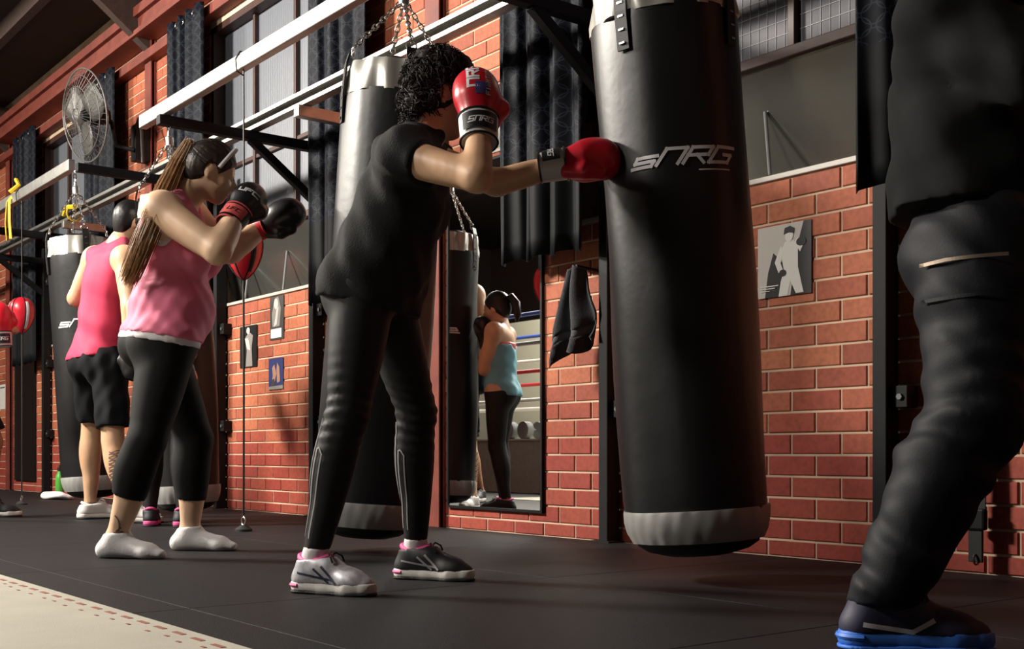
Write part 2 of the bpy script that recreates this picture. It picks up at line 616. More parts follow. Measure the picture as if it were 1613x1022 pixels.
# ------------------------------------------------------------------ signed-distance body engine
class Prim:
    def __init__(self, f, lo, hi, k=0.03, tag='', sub=False):
        self.f, self.lo, self.hi, self.k, self.tag, self.sub = f, np.asarray(lo), np.asarray(hi), k, tag, sub


def dot(P, v):
    return P[..., 0] * v[0] + P[..., 1] * v[1] + P[..., 2] * v[2]


def rcone(a, b, ra, rb, k=0.03, tag='', side=None, ws=1.0, rm=None, sub=False):
    a, b = np.asarray(a, float), np.asarray(b, float)
    ab = b - a
    L2 = float(ab @ ab) + 1e-9
    s = None if side is None else unit(np.asarray(side) - ab * (np.dot(side, ab) / L2))

    def f(P):
        q = P - a
        t = np.clip(dot(q, ab) / L2, 0, 1)
        q = q - t[..., None] * ab
        if s is not None:
            c = dot(q, s)
            q = q + (c * (1.0 / ws - 1.0))[..., None] * s
        if rm is None:
            r = ra + (rb - ra) * t
        else:
            r = ra * (1 - t) * (1 - 2 * t) + 4 * rm * t * (1 - t) + rb * t * (2 * t - 1)
        return np.sqrt((q * q).sum(-1)) - r
    R = max(ra, rb, rm or 0) * max(1.0, ws)
    return Prim(f, np.minimum(a, b) - R, np.maximum(a, b) + R, k, tag, sub)


def ell(c, radii, axes=None, k=0.03, tag='', sub=False):
    c = np.asarray(c, float)
    r = np.asarray(radii, float)
    A = np.eye(3) if axes is None else np.array([unit(x) for x in axes])

    def f(P):
        q = P - c
        l = np.stack([dot(q, A[0]), dot(q, A[1]), dot(q, A[2])], -1)
        k0 = np.sqrt(((l / r) ** 2).sum(-1)) + 1e-6
        k1 = np.sqrt(((l / r ** 2) ** 2).sum(-1)) + 1e-6
        return k0 * (k0 - 1) / k1
    ext = np.sqrt(((A * r[:, None]) ** 2).sum(0))
    return Prim(f, c - ext, c + ext, k, tag, sub)


def E(p, e=0.0, cuts=()):
    return (p, e, cuts)


def evalp(p, e, cuts, P):
    d = p.f(P) - e
    for (pt, n) in cuts:
        d = np.maximum(d, dot(P - np.asarray(pt), unit(n)))
    return d


def smin(a, b, k):
    h = np.maximum(k - np.abs(a - b), 0) / k
    return np.minimum(a, b) - h * h * k * 0.25


def field_at(entries, P):
    F = np.full(P.shape[:-1], 1.0)
    for (p, e, cuts) in entries:
        d = evalp(p, e, cuts, P)
        F = -smin(-F, d, p.k) if p.sub else smin(F, d, p.k)
    return F


def sdf_mesh(entries, h, noise=None, pad=0.02, gcuts=()):
    lo = np.min([p.lo - e for p, e, c in entries if not p.sub], 0) - pad - 2 * h
    hi = np.max([p.hi + e for p, e, c in entries if not p.sub], 0) + pad + 2 * h
    n = np.ceil((hi - lo) / h).astype(int) + 1
    F = np.full(tuple(n), 0.5, np.float32)
    ax = [lo[i] + h * np.arange(n[i]) for i in range(3)]
    for (p, e, cuts) in entries:
        mg = p.k + e + 2 * h + 0.01
        i0 = np.clip(np.floor((p.lo - mg - lo) / h).astype(int), 0, n - 1)
        i1 = np.clip(np.ceil((p.hi + mg - lo) / h).astype(int) + 1, 1, n)
        if (i1 <= i0).any():
            continue
        sl = tuple(slice(a, b) for a, b in zip(i0, i1))
        P = np.stack(np.meshgrid(*[ax[i][i0[i]:i1[i]] for i in range(3)], indexing='ij'), -1)
        d = evalp(p, e, cuts, P).astype(np.float32)
        F[sl] = -smin(-F[sl], -(-d), p.k) if p.sub and False else (-smin(-F[sl], d, p.k) if p.sub else smin(F[sl], d, p.k))
    if noise is not None or gcuts:
        msk = np.abs(F) < 0.06 if not gcuts else F < 0.06
        idx = np.argwhere(msk)
        P = lo + idx * h
        val = F[msk]
        if noise is not None:
            val = val + noise(P).astype(np.float32)
        for (pt, nn) in gcuts:
            val = np.maximum(val, ((P - np.asarray(pt)) @ unit(nn)).astype(np.float32))
        F[msk] = val
    return nets(F, lo, h)


def nets(F, lo, h):
    s = F < 0
    nx, ny, nz = F.shape
    cnt = np.zeros((nx - 1, ny - 1, nz - 1), np.int8)
    for i in (0, 1):
        for j in (0, 1):
            for k in (0, 1):
                cnt += s[i:nx - 1 + i, j:ny - 1 + j, k:nz - 1 + k]
    act = (cnt > 0) & (cnt < 8)
    idx = np.argwhere(act)
    ids = np.full(act.shape, -1, np.int64)
    ids[act] = np.arange(len(idx))
    acc = np.zeros((len(idx), 3))
    num = np.zeros(len(idx))
    I, J, K = idx.T
    cor = [(i, j, k) for i in (0, 1) for j in (0, 1) for k in (0, 1)]
    for a in cor:
        for axx in range(3):
            if a[axx] == 1:
                continue
            b = list(a)
            b[axx] = 1
            fa = F[I + a[0], J + a[1], K + a[2]]
            fb = F[I + b[0], J + b[1], K + b[2]]
            m = (fa < 0) != (fb < 0)
            t = np.where(m, fa / np.where(fa == fb, 1, fa - fb), 0)
            p = np.tile(np.array(a, float), (len(idx), 1))
            p[:, axx] += t
            acc[m] += p[m]
            num[m] += 1
    V = lo + (idx + acc / np.maximum(num, 1)[:, None]) * h
    Q = []
    # x edges
    for axx in range(3):
        sh = [slice(None)] * 3
        a = [slice(1, -1)] * 3
        a[axx] = slice(0, -1)
        b = [slice(1, -1)] * 3
        b[axx] = slice(1, None)
        sa, sb = s[tuple(a)], s[tuple(b)]
        e = np.argwhere(sa != sb)
        if len(e) == 0:
            continue
        flip = sa[tuple(e.T)]
        g = e.copy()
        o = [i for i in range(3) if i != axx]
        for q in o:
            g[:, q] += 1
        u, v = (axx + 1) % 3, (axx + 2) % 3
        c = []
        for du, dv in ((-1, -1), (0, -1), (0, 0), (-1, 0)):
            t = g.copy()
            t[:, u] += du
            t[:, v] += dv
            c.append(ids[t[:, 0], t[:, 1], t[:, 2]])
        c = np.stack(c, -1)
        c = np.where(flip[:, None], c, c[:, ::-1])
        Q.append(c)
    return V, np.concatenate(Q)


def np_obj(name, V, Q, material, parent=None, smooth=True, relax=1):
    if relax:
        ed = np.concatenate([Q[:, [0, 1]], Q[:, [1, 2]], Q[:, [2, 3]], Q[:, [3, 0]]])
        for _ in range(relax):
            acc = np.zeros_like(V)
            n = np.zeros(len(V))
            np.add.at(acc, ed[:, 0], V[ed[:, 1]])
            np.add.at(acc, ed[:, 1], V[ed[:, 0]])
            np.add.at(n, ed[:, 0], 1)
            np.add.at(n, ed[:, 1], 1)
            V = 0.5 * V + 0.5 * acc / np.maximum(n, 1)[:, None]
    me = bpy.data.meshes.new(name)
    me.vertices.add(len(V))
    me.vertices.foreach_set('co', V.astype(np.float32).ravel())
    me.loops.add(len(Q) * 4)
    me.loops.foreach_set('vertex_index', Q.astype(np.int32).ravel())
    me.polygons.add(len(Q))
    me.polygons.foreach_set('loop_start', np.arange(0, len(Q) * 4, 4, dtype=np.int32))
    me.polygons.foreach_set('loop_total', np.full(len(Q), 4, np.int32))
    me.validate()
    return link(name, me, material, parent, smooth, sharp=None)


def sdf_obj(name, entries, h, material, parent=None, noise=None, gcuts=(), relax=1):
    V, Q = sdf_mesh(entries, h, noise, gcuts=gcuts)
    return np_obj(name, V, Q, material, parent, relax=relax)


def decal(name, pls_w, o, ux, uy, dr, entries, material, parent, off=0.0012, seg=0.006, push=0.12):
    """flat lettering wrapped on a surface: each point slides along dr until it meets the surface"""
    V2, Fc = stroke_mesh(*pls_w, seg=seg)
    P = np.asarray(o) + V2[:, :1] * np.asarray(ux) + V2[:, 1:] * np.asarray(uy) - push * unit(dr)
    t = np.zeros(len(P))
    for _ in range(60):
        d = field_at(entries, P + t[:, None] * unit(dr)) - off
        t += np.clip(d, -0.02, 0.02) * 0.8
    P = P + np.clip(t, 0, 2 * push)[:, None] * unit(dr)
    hit = np.abs(field_at(entries, P) - off) < 0.006
    Fc = [f for f in Fc if all(hit[i] for i in f)]
    me = bpy.data.meshes.new(name)
    me.from_pydata(P.tolist(), [], Fc)
    return link(name, me, material, parent)


# ================================================================== THE SETTING
# floor: concrete slab with rubber mats laid over it
fl = G().box((-19, -10.5, -0.2), (3.0, 0.3, -0.012)).build('floor', mat('slab', (0.02, 0.02, 0.02), 0.9))
struct(fl)
base = G().box((0.002, 0.002, -0.012), (1.248, 1.248, 0.0))
m0 = None
for i in range(15):
    for j in range(4):
        x, y = -18.0 + i * 1.25, -5.05 + j * 1.25
        if m0 is None:
            m0 = base.build('rubber_mat', 'rubber', fl, bevel=0.0015)
            o = m0
        else:
            o = m0.copy()
            C.objects.link(o)
        o.location = (x, y, 0)

# brick wall: mortar bed with single bricks laid in running bond, openings left for three windows
WINS = [(-3.40, 0.95), (-7.71, 0.95), (-12.02, 0.95)]
WZ0, WZ1 = 1.54, 3.72
wg = G()
xs = [-18.5] + sum([[c - hw, c + hw] for c, hw in reversed(WINS)], []) + [2.5]
for i in range(len(xs) - 1):
    if i % 2 == 0:
        wg.box((xs[i], 0.0, -0.05), (xs[i + 1], 0.22, 4.6))
    else:
        wg.box((xs[i], 0.0, -0.05), (xs[i + 1], 0.22, WZ0))
        wg.box((xs[i], 0.0, WZ1), (xs[i + 1], 0.22, 4.6))
wall = struct(wg.build('wall_north', 'mortar'))
PROUD = 0.0055


def brick_box(x0, x1, z0, z1, g):
    b = 0.003
    y1, y0 = 0.004, -PROUD
    V = [(x0, y1, z0), (x1, y1, z0), (x1, y1, z1), (x0, y1, z1),
         (x0, y0 + b, z0), (x1, y0 + b, z0), (x1, y0 + b, z1), (x0, y0 + b, z1),
         (x0 + b, y0, z0 + b), (x1 - b, y0, z0 + b), (x1 - b, y0, z1 - b), (x0 + b, y0, z1 - b)]
    F = [(0, 1, 5, 4), (1, 2, 6, 5), (2, 3, 7, 6), (3, 0, 4, 7), (4, 5, 9, 8), (5, 6, 10, 9), (6, 7, 11, 10), (7, 4, 8, 11), (8, 9, 10, 11)]
    g.add(V, F)


cands = []
for k in range(-1, 50):
    z0, z1 = BZ0 + BH * k + 0.005, BZ0 + BH * (k + 1) - 0.005
    z0 = max(z0, 0.0)
    if z1 - z0 < 0.015 or z1 > 4.5:
        continue
    off = (k % 2) * BL / 2
    for n in range(-68, 22):
        x0 = BX0 + off + n * BL + 0.005
        x1 = x0 + BL - 0.010
        if x1 < -18.4 or x0 > 2.4:
            continue
        segs = [(x0, x1)]
        if z1 > WZ0 and z0 < WZ1:
            for c, hw in WINS:
                ns = []
                for a, b in segs:
                    if b <= c - hw or a >= c + hw:
                        ns.append((a, b))
                    else:
                        if a < c - hw - 0.03:
                            ns.append((a, c - hw))
                        if b > c + hw + 0.03:
                            ns.append((c + hw, b))
                segs = ns
        for a, b in segs:
            cands.append((a, b, z0, z1))


def proj(p):
    q = np.asarray(p) - CAM
    d = q @ FWD
    return 806.5 + 1850 * (q @ RGT) / d, 714 - 1850 * q[2] / d, d


def score(c):
    px, py, d = proj(((c[0] + c[1]) / 2, 0, (c[2] + c[3]) / 2))
    if not (-5 < px < 1618 and -5 < py < 1010):
        return -1
    # places that stand in the clear in the photograph count most
    s = 1.0 / d
    for (a, b, t, u) in ((1195, 1365, 255, 880), (1405, 1613, 380, 905), (862, 932, 420, 860), (345, 478, 455, 810), (585, 800, 0, 140),
                         (960, 990, 430, 870), (700, 870, 800, 860)):
        if a <= px <= b and t <= py <= u:
            s += 1.0
    return s


cands.sort(key=score, reverse=True)
bmesh_cache = {}
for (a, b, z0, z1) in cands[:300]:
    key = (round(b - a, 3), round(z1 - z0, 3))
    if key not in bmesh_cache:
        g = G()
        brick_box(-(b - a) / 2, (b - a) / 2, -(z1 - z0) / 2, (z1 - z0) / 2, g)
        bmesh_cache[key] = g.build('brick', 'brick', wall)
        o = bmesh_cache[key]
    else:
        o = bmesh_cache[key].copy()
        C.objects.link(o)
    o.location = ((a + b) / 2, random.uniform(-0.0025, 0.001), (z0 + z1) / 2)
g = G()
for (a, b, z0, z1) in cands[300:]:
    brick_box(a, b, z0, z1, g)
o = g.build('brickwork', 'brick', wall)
o['kind'] = 'stuff'

# ceiling, far walls
struct(G().box((-19, -10.5, 4.45), (3, 0.3, 4.55)).build('ceiling', 'ceiling'))
for i, y in enumerate((-0.75, -2.2, -3.7, -5.2, -6.7)):
    struct(G().bar((-18.8, y, 4.37), (2.5, y, 4.37), 0.08, 0.16).build('trim_%d' % (20 + i), 'ceil_beam'))
wb = struct(G().box((-19, -10.5, -0.05), (3, -10.3, 4.5)).build('wall_south', 'dark_wall'))
struct(G().box((-19, -10.3, 0), (-18.6, 0, 4.5)).build('wall_west', 'dark_wall'))
struct(G().box((2.6, -10.3, 0), (3.0, 0, 4.5)).build('wall_east', 'dark_wall'))
# pale boarded wall behind the ring
pw = struct(G().box((-18.5, -7.1, 0), (-8.2, -7.0, 2.35)).build('wall_ring_side', 'cream'))
G().box((-12.35, -7.0, 0.2), (-11.7, -6.98, 1.25)).build('panel', mat('dark_opening', (0.02, 0.03, 0.02), 0.7), pw)

# red steel: wall-plate beam, columns with haunches
beam = G()
beam.box((-18.6, -0.16, 3.98), (2.5, -0.008, 4.16)).box((-18.6, -0.20, 4.10), (2.5, -0.008, 4.18)).box((-18.6, -0.20, 3.94), (2.5, -0.008, 3.985))
struct(beam.build('trim_1', 'red_steel', bevel=0.004))
lin = G().box((-18.6, -0.10, 3.76), (2.5, -0.008, 3.84))
struct(lin.build('trim_2', 'red_steel', bevel=0.004))
COLX = [-1.21, -5.52, -9.83, -14.14]
for i, x in enumerate(COLX):
    g = G()
    g.box((x - 0.07, -0.055, 0), (x + 0.07, -0.045, 4.2))
    g.box((x - 0.07, -0.022, 0), (x + 0.07, -0.010, 4.2))
    g.box((x - 0.006, -0.045, 0), (x + 0.006, -0.022, 4.2))
    col = struct(g.build('trim_%d' % (3 + i), 'red_steel'))
    h = G()
    h.prism([(0, 0), (0.55, 0.42), (0.55, 0.5), (0, 0.5)], (x + 0.05, -0.055, 3.85), (0, -1, 0), (0, 0, 1), 0.1)
    h.build('haunch', 'ceil_beam', col)
    h = G()
    for zz in (3.9, 4.05):
        for dx in (-0.045, 0.045):
            h.cyl((x + dx, -0.055, zz), (x + dx, -0.068, zz), 0.011, n=6)
    h.build('bolt', 'ceil_beam', col)


# windows
def window(n, c, hw):
    root = bpy.data.objects.new('window_%d' % n, None)
    C.objects.link(root)
    root.location = (c, 0.1, WZ0)
    struct(root)
    root['label'] = 'steel factory window with hopper sash and wired panes'
    y0, y1 = 0.07, 0.12
    G().box((c - hw - 0.03, -0.015, WZ0 - 0.012), (c + hw + 0.03, 0.2, WZ0 + 0.010)).build('window_sill', 'sill', root, bevel=0.003)
    fr = G()
    fr.box((c - hw, 0.003, WZ0 + 0.01), (c - hw + 0.05, y1, WZ1)).box((c + hw - 0.05, 0.003, WZ0 + 0.01), (c + hw, y1, WZ1)).box((c - hw, 0.003, WZ1 - 0.05), (c + hw, y1, WZ1))
    fr.build('window_frame', 'dark_wood', root)
    G().box((c - hw, y0 - 0.04, 2.03), (c + hw, y1, 2.075)).build('transom', 'dark_wood', root, bevel=0.004)
    G().box((c - hw, y0, 2.60), (c + hw, y1, 2.63)).build('transom', 'dark_wood', root, bevel=0.003)
    xs = [c - hw, c - 0.32, c + 0.32, c + hw]
    for x in xs[1:3]:
        G().box((x - 0.017, y0 - 0.01, 2.07), (x + 0.017, y1, WZ1)).build('mullion', 'dark_wood', root, bevel=0.003)
    for i in range(3):
        for (za, zb) in ((2.075, 2.60), (2.63, WZ1 - 0.05)):
            pn = G().box((xs[i] + 0.017, 0.095, za), (xs[i + 1] - 0.017, 0.101, zb)).build('pane', 'wired_glass' if n == 1 else 'reeded', root)
            if n == 1:
                g = G()
                x = xs[i] + 0.03
                while x < xs[i + 1] - 0.02:
                    g.box((x, 0.0925, za), (x + 0.0022, 0.0945, zb))
                    x += 0.046
                z = za + 0.02
                while z < zb:
                    g.box((xs[i] + 0.02, 0.0925, z), (xs[i + 1] - 0.02, 0.0945, z + 0.0025))
                    z += 0.058
                g.build('wire_grid', 'wire', pn)
    # hopper sash hinged at the top, foot pushed outwards
    a = math.radians(14)
    o = np.array([c - hw + 0.05, 0.06, 2.03])
    dn = np.array([0, math.sin(a), -math.cos(a)])
    L = 0.50
    g = G()
    p0, p1 = o, o + np.array([2 * hw - 0.1, 0, 0])
    nrm = np.array([0, math.cos(a), math.sin(a)]) * 0.008
    q = [p0, p1, p1 + dn * L, p0 + dn * L]
    g.add([x for x in q] + [x + nrm for x in q], [(3, 2, 1, 0), (4, 5, 6, 7), (0, 1, 5, 4), (1, 2, 6, 5), (2, 3, 7, 6), (3, 0, 4, 7)])
    sash = g.build('hopper_sash', 'pale_sash', root)
    for f in ((0.63,) if n == 1 else (0.30, 0.62)):
        x = c - hw + 2 * hw * f
        pt = o + dn * 0.18
        G().cyl((x - 0.09, pt[1] - 0.006, pt[2]), (x, 0.02, WZ0 + 0.02), 0.008, n=8).build('stay_arm', 'iron', root)
    G().box((c - hw, 0.19, WZ0), (c + hw, 0.21, 2.05)).build('fly_screen', mat('fly_screen', (0.03, 0.03, 0.03), 0.8), root)


for i, (c, hw) in enumerate(WINS):
    window(i + 1, c, hw)


# mirrors
def mirror(label, x0, x1, z0=0.125, z1=1.98):
    t = thing('wall_mirror', label, 'mirror', ((x0 + x1) / 2, -0.02, z0))
    G().box((x0, -0.020, z0), (x1, -0.010, z1)).build('mirror_glass', 'mirror', t)
    b = 0.014
    f = G()
    f.box((x0 - b, -0.026, z0 - b), (x1 + b, -0.009, z0)).box((x0 - b, -0.026, z1), (x1 + b, -0.009, z1 + b))
    f.box((x0 - b, -0.026, z0), (x0, -0.009, z1)).box((x1, -0.026, z0), (x1 + b, -0.009, z1))
    f.build('frame', 'black_steel', t)


mirror('tall wall mirror reflecting a woman in a pale blue top', -5.40, -4.59)
mirror('dark wall mirror beside the red column farthest along the brick wall', -13.95, -13.2)
mirror('tall wall mirror behind the man in crimson singlet', -9.66, -8.95)

# ================================================================== CURTAINS
def curtain(label, x0, x1, folds, seed, z0=1.37, z1=3.84, y=-0.165):
    r = random.Random(seed)
    nu, nv = 90, 26
    amp = 0.030
    V, F, UV = [], [], []
    ph = r.uniform(0, 6)
    for j in range(nv + 1):
        v = j / nv
        z = z0 + (z1 - z0) * v
        for i in range(nu + 1):
            u = i / nu
            a = u * folds * 2 * math.pi + ph
            yy = y + (amp * math.sin(a) + 0.010 * math.sin(2.3 * a + 1 + 2 * v)) * (1.0 - 0.25 * v)
            xx = x0 + (x1 - x0) * (u + 0.012 * math.sin(a * 2 + 3 * v))
            zz = z + (0.012 * math.sin(a + 1) if j == 0 else 0)
            V.append((xx, yy, zz))
            UV.append((u * (x1 - x0) * 1.7, z - z0))
    for j in range(nv):
        for i in range(nu):
            k = j * (nu + 1) + i
            F.append((k, k + 1, k + nu + 2, k + nu + 1))
    me = bpy.data.meshes.new('cloth')
    me.from_pydata(V, [], F)
    ul = me.uv_layers.new(name='UVMap')
    for lp in me.loops:
        ul.data[lp.index].uv = UV[lp.vertex_index]
    t = thing('curtain', label, 'curtain', ((x0 + x1) / 2, y, z0))
    o = link('cloth', me, 'curtain', t, smooth=True, sharp=None)
    sm = o.modifiers.new('thickness', 'SOLIDIFY')
    sm.thickness = 0.003
    for i in range(6):
        x = x0 + (x1 - x0) * (i + 0.5) / 6
        G().torus((x, y, z1 - 0.05), (0, 1, 0), 0.024, 0.004, 14, 6).build('eyelet', 'chrome', t)


CUR = [
    ('dark curtain hanging behind the outstretched red glove', -4.76, -4.075, 3.6, 3),
    ('dark curtain hanging behind the man in black sweatshirt', -2.60, -1.75, 3.8, 5),
    ('dark curtain hanging behind the left edge of the blurred silver-topped bag', -6.80, -6.06, 3.7, 8),
    ('dark curtain behind the pale rail, beside the red column with the wall fan', -9.10, -8.44, 3.7, 9),
    ('dark curtain with eyelets hanging right behind the wall fan', -11.10, -10.36, 3.7, 11),
    ('dark curtain beyond the wall fan, beside the farthest red column', -13.45, -12.72, 3.7, 12),
    ('dark curtain at the farthest end of the brick wall', -15.4, -14.65, 3.7, 14),
]
for a in CUR:
    curtain(*a)

# ================================================================== BAG RACKS
RZ = 2.45
IN_Y, OUT_Y = -0.507, -1.077


def channel(g, x0, x1, y, z, w=0.062, h=0.085, t=0.006):
    """galvanised strut: C section open towards the room"""
    g.box((x0, y - w / 2, z), (x1, y + w / 2, z + t))
    g.box((x0, y - w / 2, z + h - t), (x1, y + w / 2, z + h))
    g.box((x0, y + w / 2 - t, z + t), (x1, y + w / 2, z + h - t))
    g.box((x0, y - w / 2, z + t), (x1, y - w / 2 + t, z + 0.022))
    g.box((x0, y - w / 2, z + h - 0.022), (x1, y - w / 2 + t, z + h - t))


def solid_rail(g, x0, x1, y, z, w=0.05, h=0.085):
    g.box((x0, y - w / 2, z), (x1, y + w / 2, z + h))


def rack(label, xc, xl, xr, il, ir, ol, orr):
    t = thing('bag_rack', label, 'rack', (xc, -0.1, 0))
    for px_ in (xl, xr):
        G().box((px_ - 0.03, -0.10, 0.0), (px_ + 0.03, -0.022, 2.55)).build('post', 'black_steel', t, bevel=0.004)
        G().box((px_ - 0.03, -0.10, RZ - 0.062), (px_ + 0.03, OUT_Y - 0.05, RZ - 0.002)).build('arm', 'black_steel', t, bevel=0.004)
        G().bar((px_, -0.09, 2.08), (px_, IN_Y - 0.02, RZ - 0.05), 0.05, 0.05).build('brace', 'black_steel', t, bevel=0.004)
        for zz in (0.62, 1.35, 2.2):
            lg = G().box((px_ + 0.03, -0.075, zz - 0.04), (px_ + 0.10, -0.009, zz + 0.04)).build('lug', 'black_steel', t, bevel=0.003)
            G().cyl((px_ + 0.07, -0.075, zz), (px_ + 0.07, -0.083, zz), 0.012, n=6).build('bolt', 'iron', lg)
        G().box((px_ - 0.06, -0.12, 0), (px_ + 0.06, -0.02, 0.008)).build('foot_plate', 'black_steel', t)
    g = G()
    channel(g, il, ir, IN_Y, RZ)
    g.build('inner_rail', 'galv', t)
    g = G()
    solid_rail(g, ol, orr, OUT_Y, RZ)
    g.build('outer_rail', 'galv', t, bevel=0.006)
    G().box((xc - 0.75, IN_Y - 0.06, RZ - 0.07), (xc - 0.69, -0.01, RZ - 0.004)).build('wall_arm', 'galv', t, bevel=0.003)
    return t


rack('black post rack with galvanised rails carrying the bag struck by red glove', -1.14, -2.55, 0.25, -3.29, 1.0, -2.95, 0.7)
rack('black post rack with galvanised rails carrying the blurred silver-topped bag', -5.45, -6.86, -4.04, -7.59, -3.30, -7.24, -3.65)
rack('black post rack with galvanised rails by the wall fan', -9.76, -11.17, -8.36, -11.9, -7.60, -11.5, -8.62)
rack('black post rack with galvanised rails at the far end of the wall', -14.07, -15.48, -12.66, -16.2, -11.91, -15.8, -12.9)


# ================================================================== HEAVY BAGS
def chain(g, a, b, ll=0.034, r=0.0034):
    a, b = np.asarray(a, float), np.asarray(b, float)
    n = max(2, int(round(np.linalg.norm(b - a) / (ll * 0.72))))
    x, y, z = frame(b - a, (0.3, 0.8, 0.1))
    for i in range(n):
        c = a + (b - a) * (i + 0.5) / n
        s = x if i % 2 == 0 else y
        pts = []
        for q in range(10):
            th = 2 * math.pi * q / 10
            pts.append(c + z * math.cos(th) * ll * 0.5 + s * math.sin(th) * ll * 0.28)
        g.tube(pts, r, 5, closed=True)


def heavy_bag(label, pivot, tilt_r, zb, zt, R, logo=True, turn=0.0, swivel=2.31, group=None):
    """tilt_r: swing of the foot along the camera's right-hand direction, radians; pivot on the outer rail"""
    piv = np.array(pivot)
    ax = np.cross(RGT, UP)   # swing axis
    rot = Matrix.Rotation(tilt_r, 4, Vector(ax.tolist()))
    M4 = Matrix.Translation(Vector(piv.tolist())) @ rot @ Matrix.Translation(Vector((0, 0, -piv[2])))
    foot = M4 @ Vector((0, 0, zb))
    t = thing('heavy_bag', label, 'punching bag', (foot.x, foot.y, foot.z), group)
    n = 56

    def soft(a, h):
        return 0.004 * math.sin(3 * a + 5 * h) + 0.003 * math.sin(7 * a + 2 * h) - 0.004 * math.sin(h * 5 + 1)

    def mk():
        return G(M4)
    top = zt - 0.13
    prof = [(R * f, z) for f, z in ((0.985, zb + 0.150), (1.0, zb + 0.19))]
    for i in range(1, 16):
        prof.append((R, zb + 0.19 + (top - zb - 0.21) * i / 15))
    prof.append((R * 0.99, top + 0.004))
    body = mk()
    body.lathe(prof, n, fn=soft)
    body = body.build('bag_body', 'vinyl', t, smooth=True)
    g = mk()
    g.lathe([(R * 0.90, zb + 0.055), (R * 0.965, zb + 0.085), (R * 1.004, zb + 0.12), (R * 1.008, zb + 0.150), (R * 1.0, zb + 0.158)], 160,
            fn=lambda a, h: 0.0015 * math.sin(17 * a + 30 * h) + 0.001 * math.sin(29 * a + 2 - 40 * h))
    g.build('bottom_band', 'silver_dull', t, smooth=True)
    g = mk()
    g.lathe([(0.02, zb), (R * 0.45, zb + 0.006), (R * 0.70, zb + 0.022), (R * 0.83, zb + 0.042), (R * 0.86, zb + 0.062)], n)
    g.build('bottom_cap', 'strap', t, smooth=True)
    g = mk()
    g.lathe([(R * 1.004, top - 0.004), (R * 1.0, top + 0.03), (R * 0.97, zt - 0.035), (R * 0.93, zt), (R * 0.80, zt + 0.004), (R * 0.6, zt - 0.02)], 120,
            fn=lambda a, h: 0.006 * math.sin(9 * a + h * 30) + 0.005 * math.sin(15 * a))
    g.build('top_band', 'silver', t, smooth=True)
    g = mk()
    g.lathe([(R * 0.86, zt - 0.01), (R * 0.7, zt + 0.02), (R * 0.3, zt + 0.035), (0.02, zt + 0.04)], n, fn=lambda a, h: 0.01 * math.sin(7 * a))
    g.build('lid', 'strap', t, smooth=True)
    for q in range(4):
        a = turn + q * math.pi / 2
        er = np.array([math.cos(a), math.sin(a), 0])
        et = np.array([-math.sin(a), math.cos(a), 0])
        g = mk()
        prof = [er * (R + 0.004) + np.array([0, 0, top - 0.12]), er * (R + 0.009) + np.array([0, 0, top]), er * (R * 0.97 + 0.010) + np.array([0, 0, zt]),
                er * (R * 0.93 + 0.008) + np.array([0, 0, zt + 0.045])]
        V, F = [], []
        for p in prof:
            for s, d in ((-1, -0.004), (1, -0.004), (1, 0.004), (-1, 0.004)):
                V.append(p + et * s * 0.022 + er * d)
        for i in range(3):
            for k in range(4):
                k2 = (k + 1) % 4
                F.append((4 * i + k, 4 * i + k2, 4 * i + 4 + k2, 4 * i + 4 + k))
        F += [(3, 2, 1, 0), (12, 13, 14, 15)]
        g.add(V, F)
        sp = g.build('strap', 'strap', t)
        g = mk()
        for i in range(6):
            p = er * (R + 0.010) + np.array([0, 0, top - 0.10 + i * 0.042])
            if p[2] > top + 0.03:
                p = p - er * R * 0.02
            g.bar(p - et * 0.010, p + et * 0.010, 0.006, 0.010, hint=er)
        g.build('rivets', 'chrome', sp)
        ring = er * R * 0.90 + np.array([0, 0, zt + 0.055])
        g = mk()
        g.torus(ring, er, 0.022, 0.004, 14, 6)
        g.build('ring', 'chrome', t)
        g = mk()
        chain(g, ring + np.array([0, 0, 0.015]), (0.012 * math.cos(a), 0.012 * math.sin(a), swivel - 0.03))
        g.build('chain', 'chrome', t)
    g = mk()
    g.lathe([(0.012, swivel - 0.045), (0.024, swivel - 0.04), (0.024, swivel + 0.01), (0.014, swivel + 0.018), (0.008, swivel + 0.05)], 14)
    g.build('swivel', 'galv', t, smooth=True)
    g = G()
    top_s = np.array(M4 @ Vector((0, 0, swivel + 0.045)))
    chain(g, top_s, (piv[0], piv[1], RZ - 0.004), 0.04, 0.004)
    g.build('hanger', 'chrome', t)
    if logo:
        # lettering wrapped round the bag; centre of the word faces `logo` angle
        ang, lz, H = logo
        pls, wd = strokes('SNRG', 0.066, H, 0.017, 0.0105, shear=0.75, first_small=True)
        pls.append([(0.06, -0.022), (0.165, -0.022)])
        V2, F2 = stroke_mesh(pls[:-1], wd, 0.012)
        V3, F3 = stroke_mesh(pls[-1:], 0.004, 0.012)
        F2 = F2 + [tuple(i + len(V2) for i in f) for f in F3]
        V2 = np.concatenate([V2, V3])
        Vw = []
        for p in V2:
            a = ang + p[0] / R
            rr = R + soft(a, lz + p[1]) + 0.0035
            Vw.append((rr * math.cos(a), rr * math.sin(a), lz + p[1]))
        g = mk()
        # frame() of lathe: x,y axes match world here only up to a turn; place relative to raw cylinder
        g.add(Vw, F2)
        g.build('lettering', 'white_print', body)
    return t


def facing(piv):
    return math.atan2(CAM[1] - piv[1], CAM[0] - piv[0])


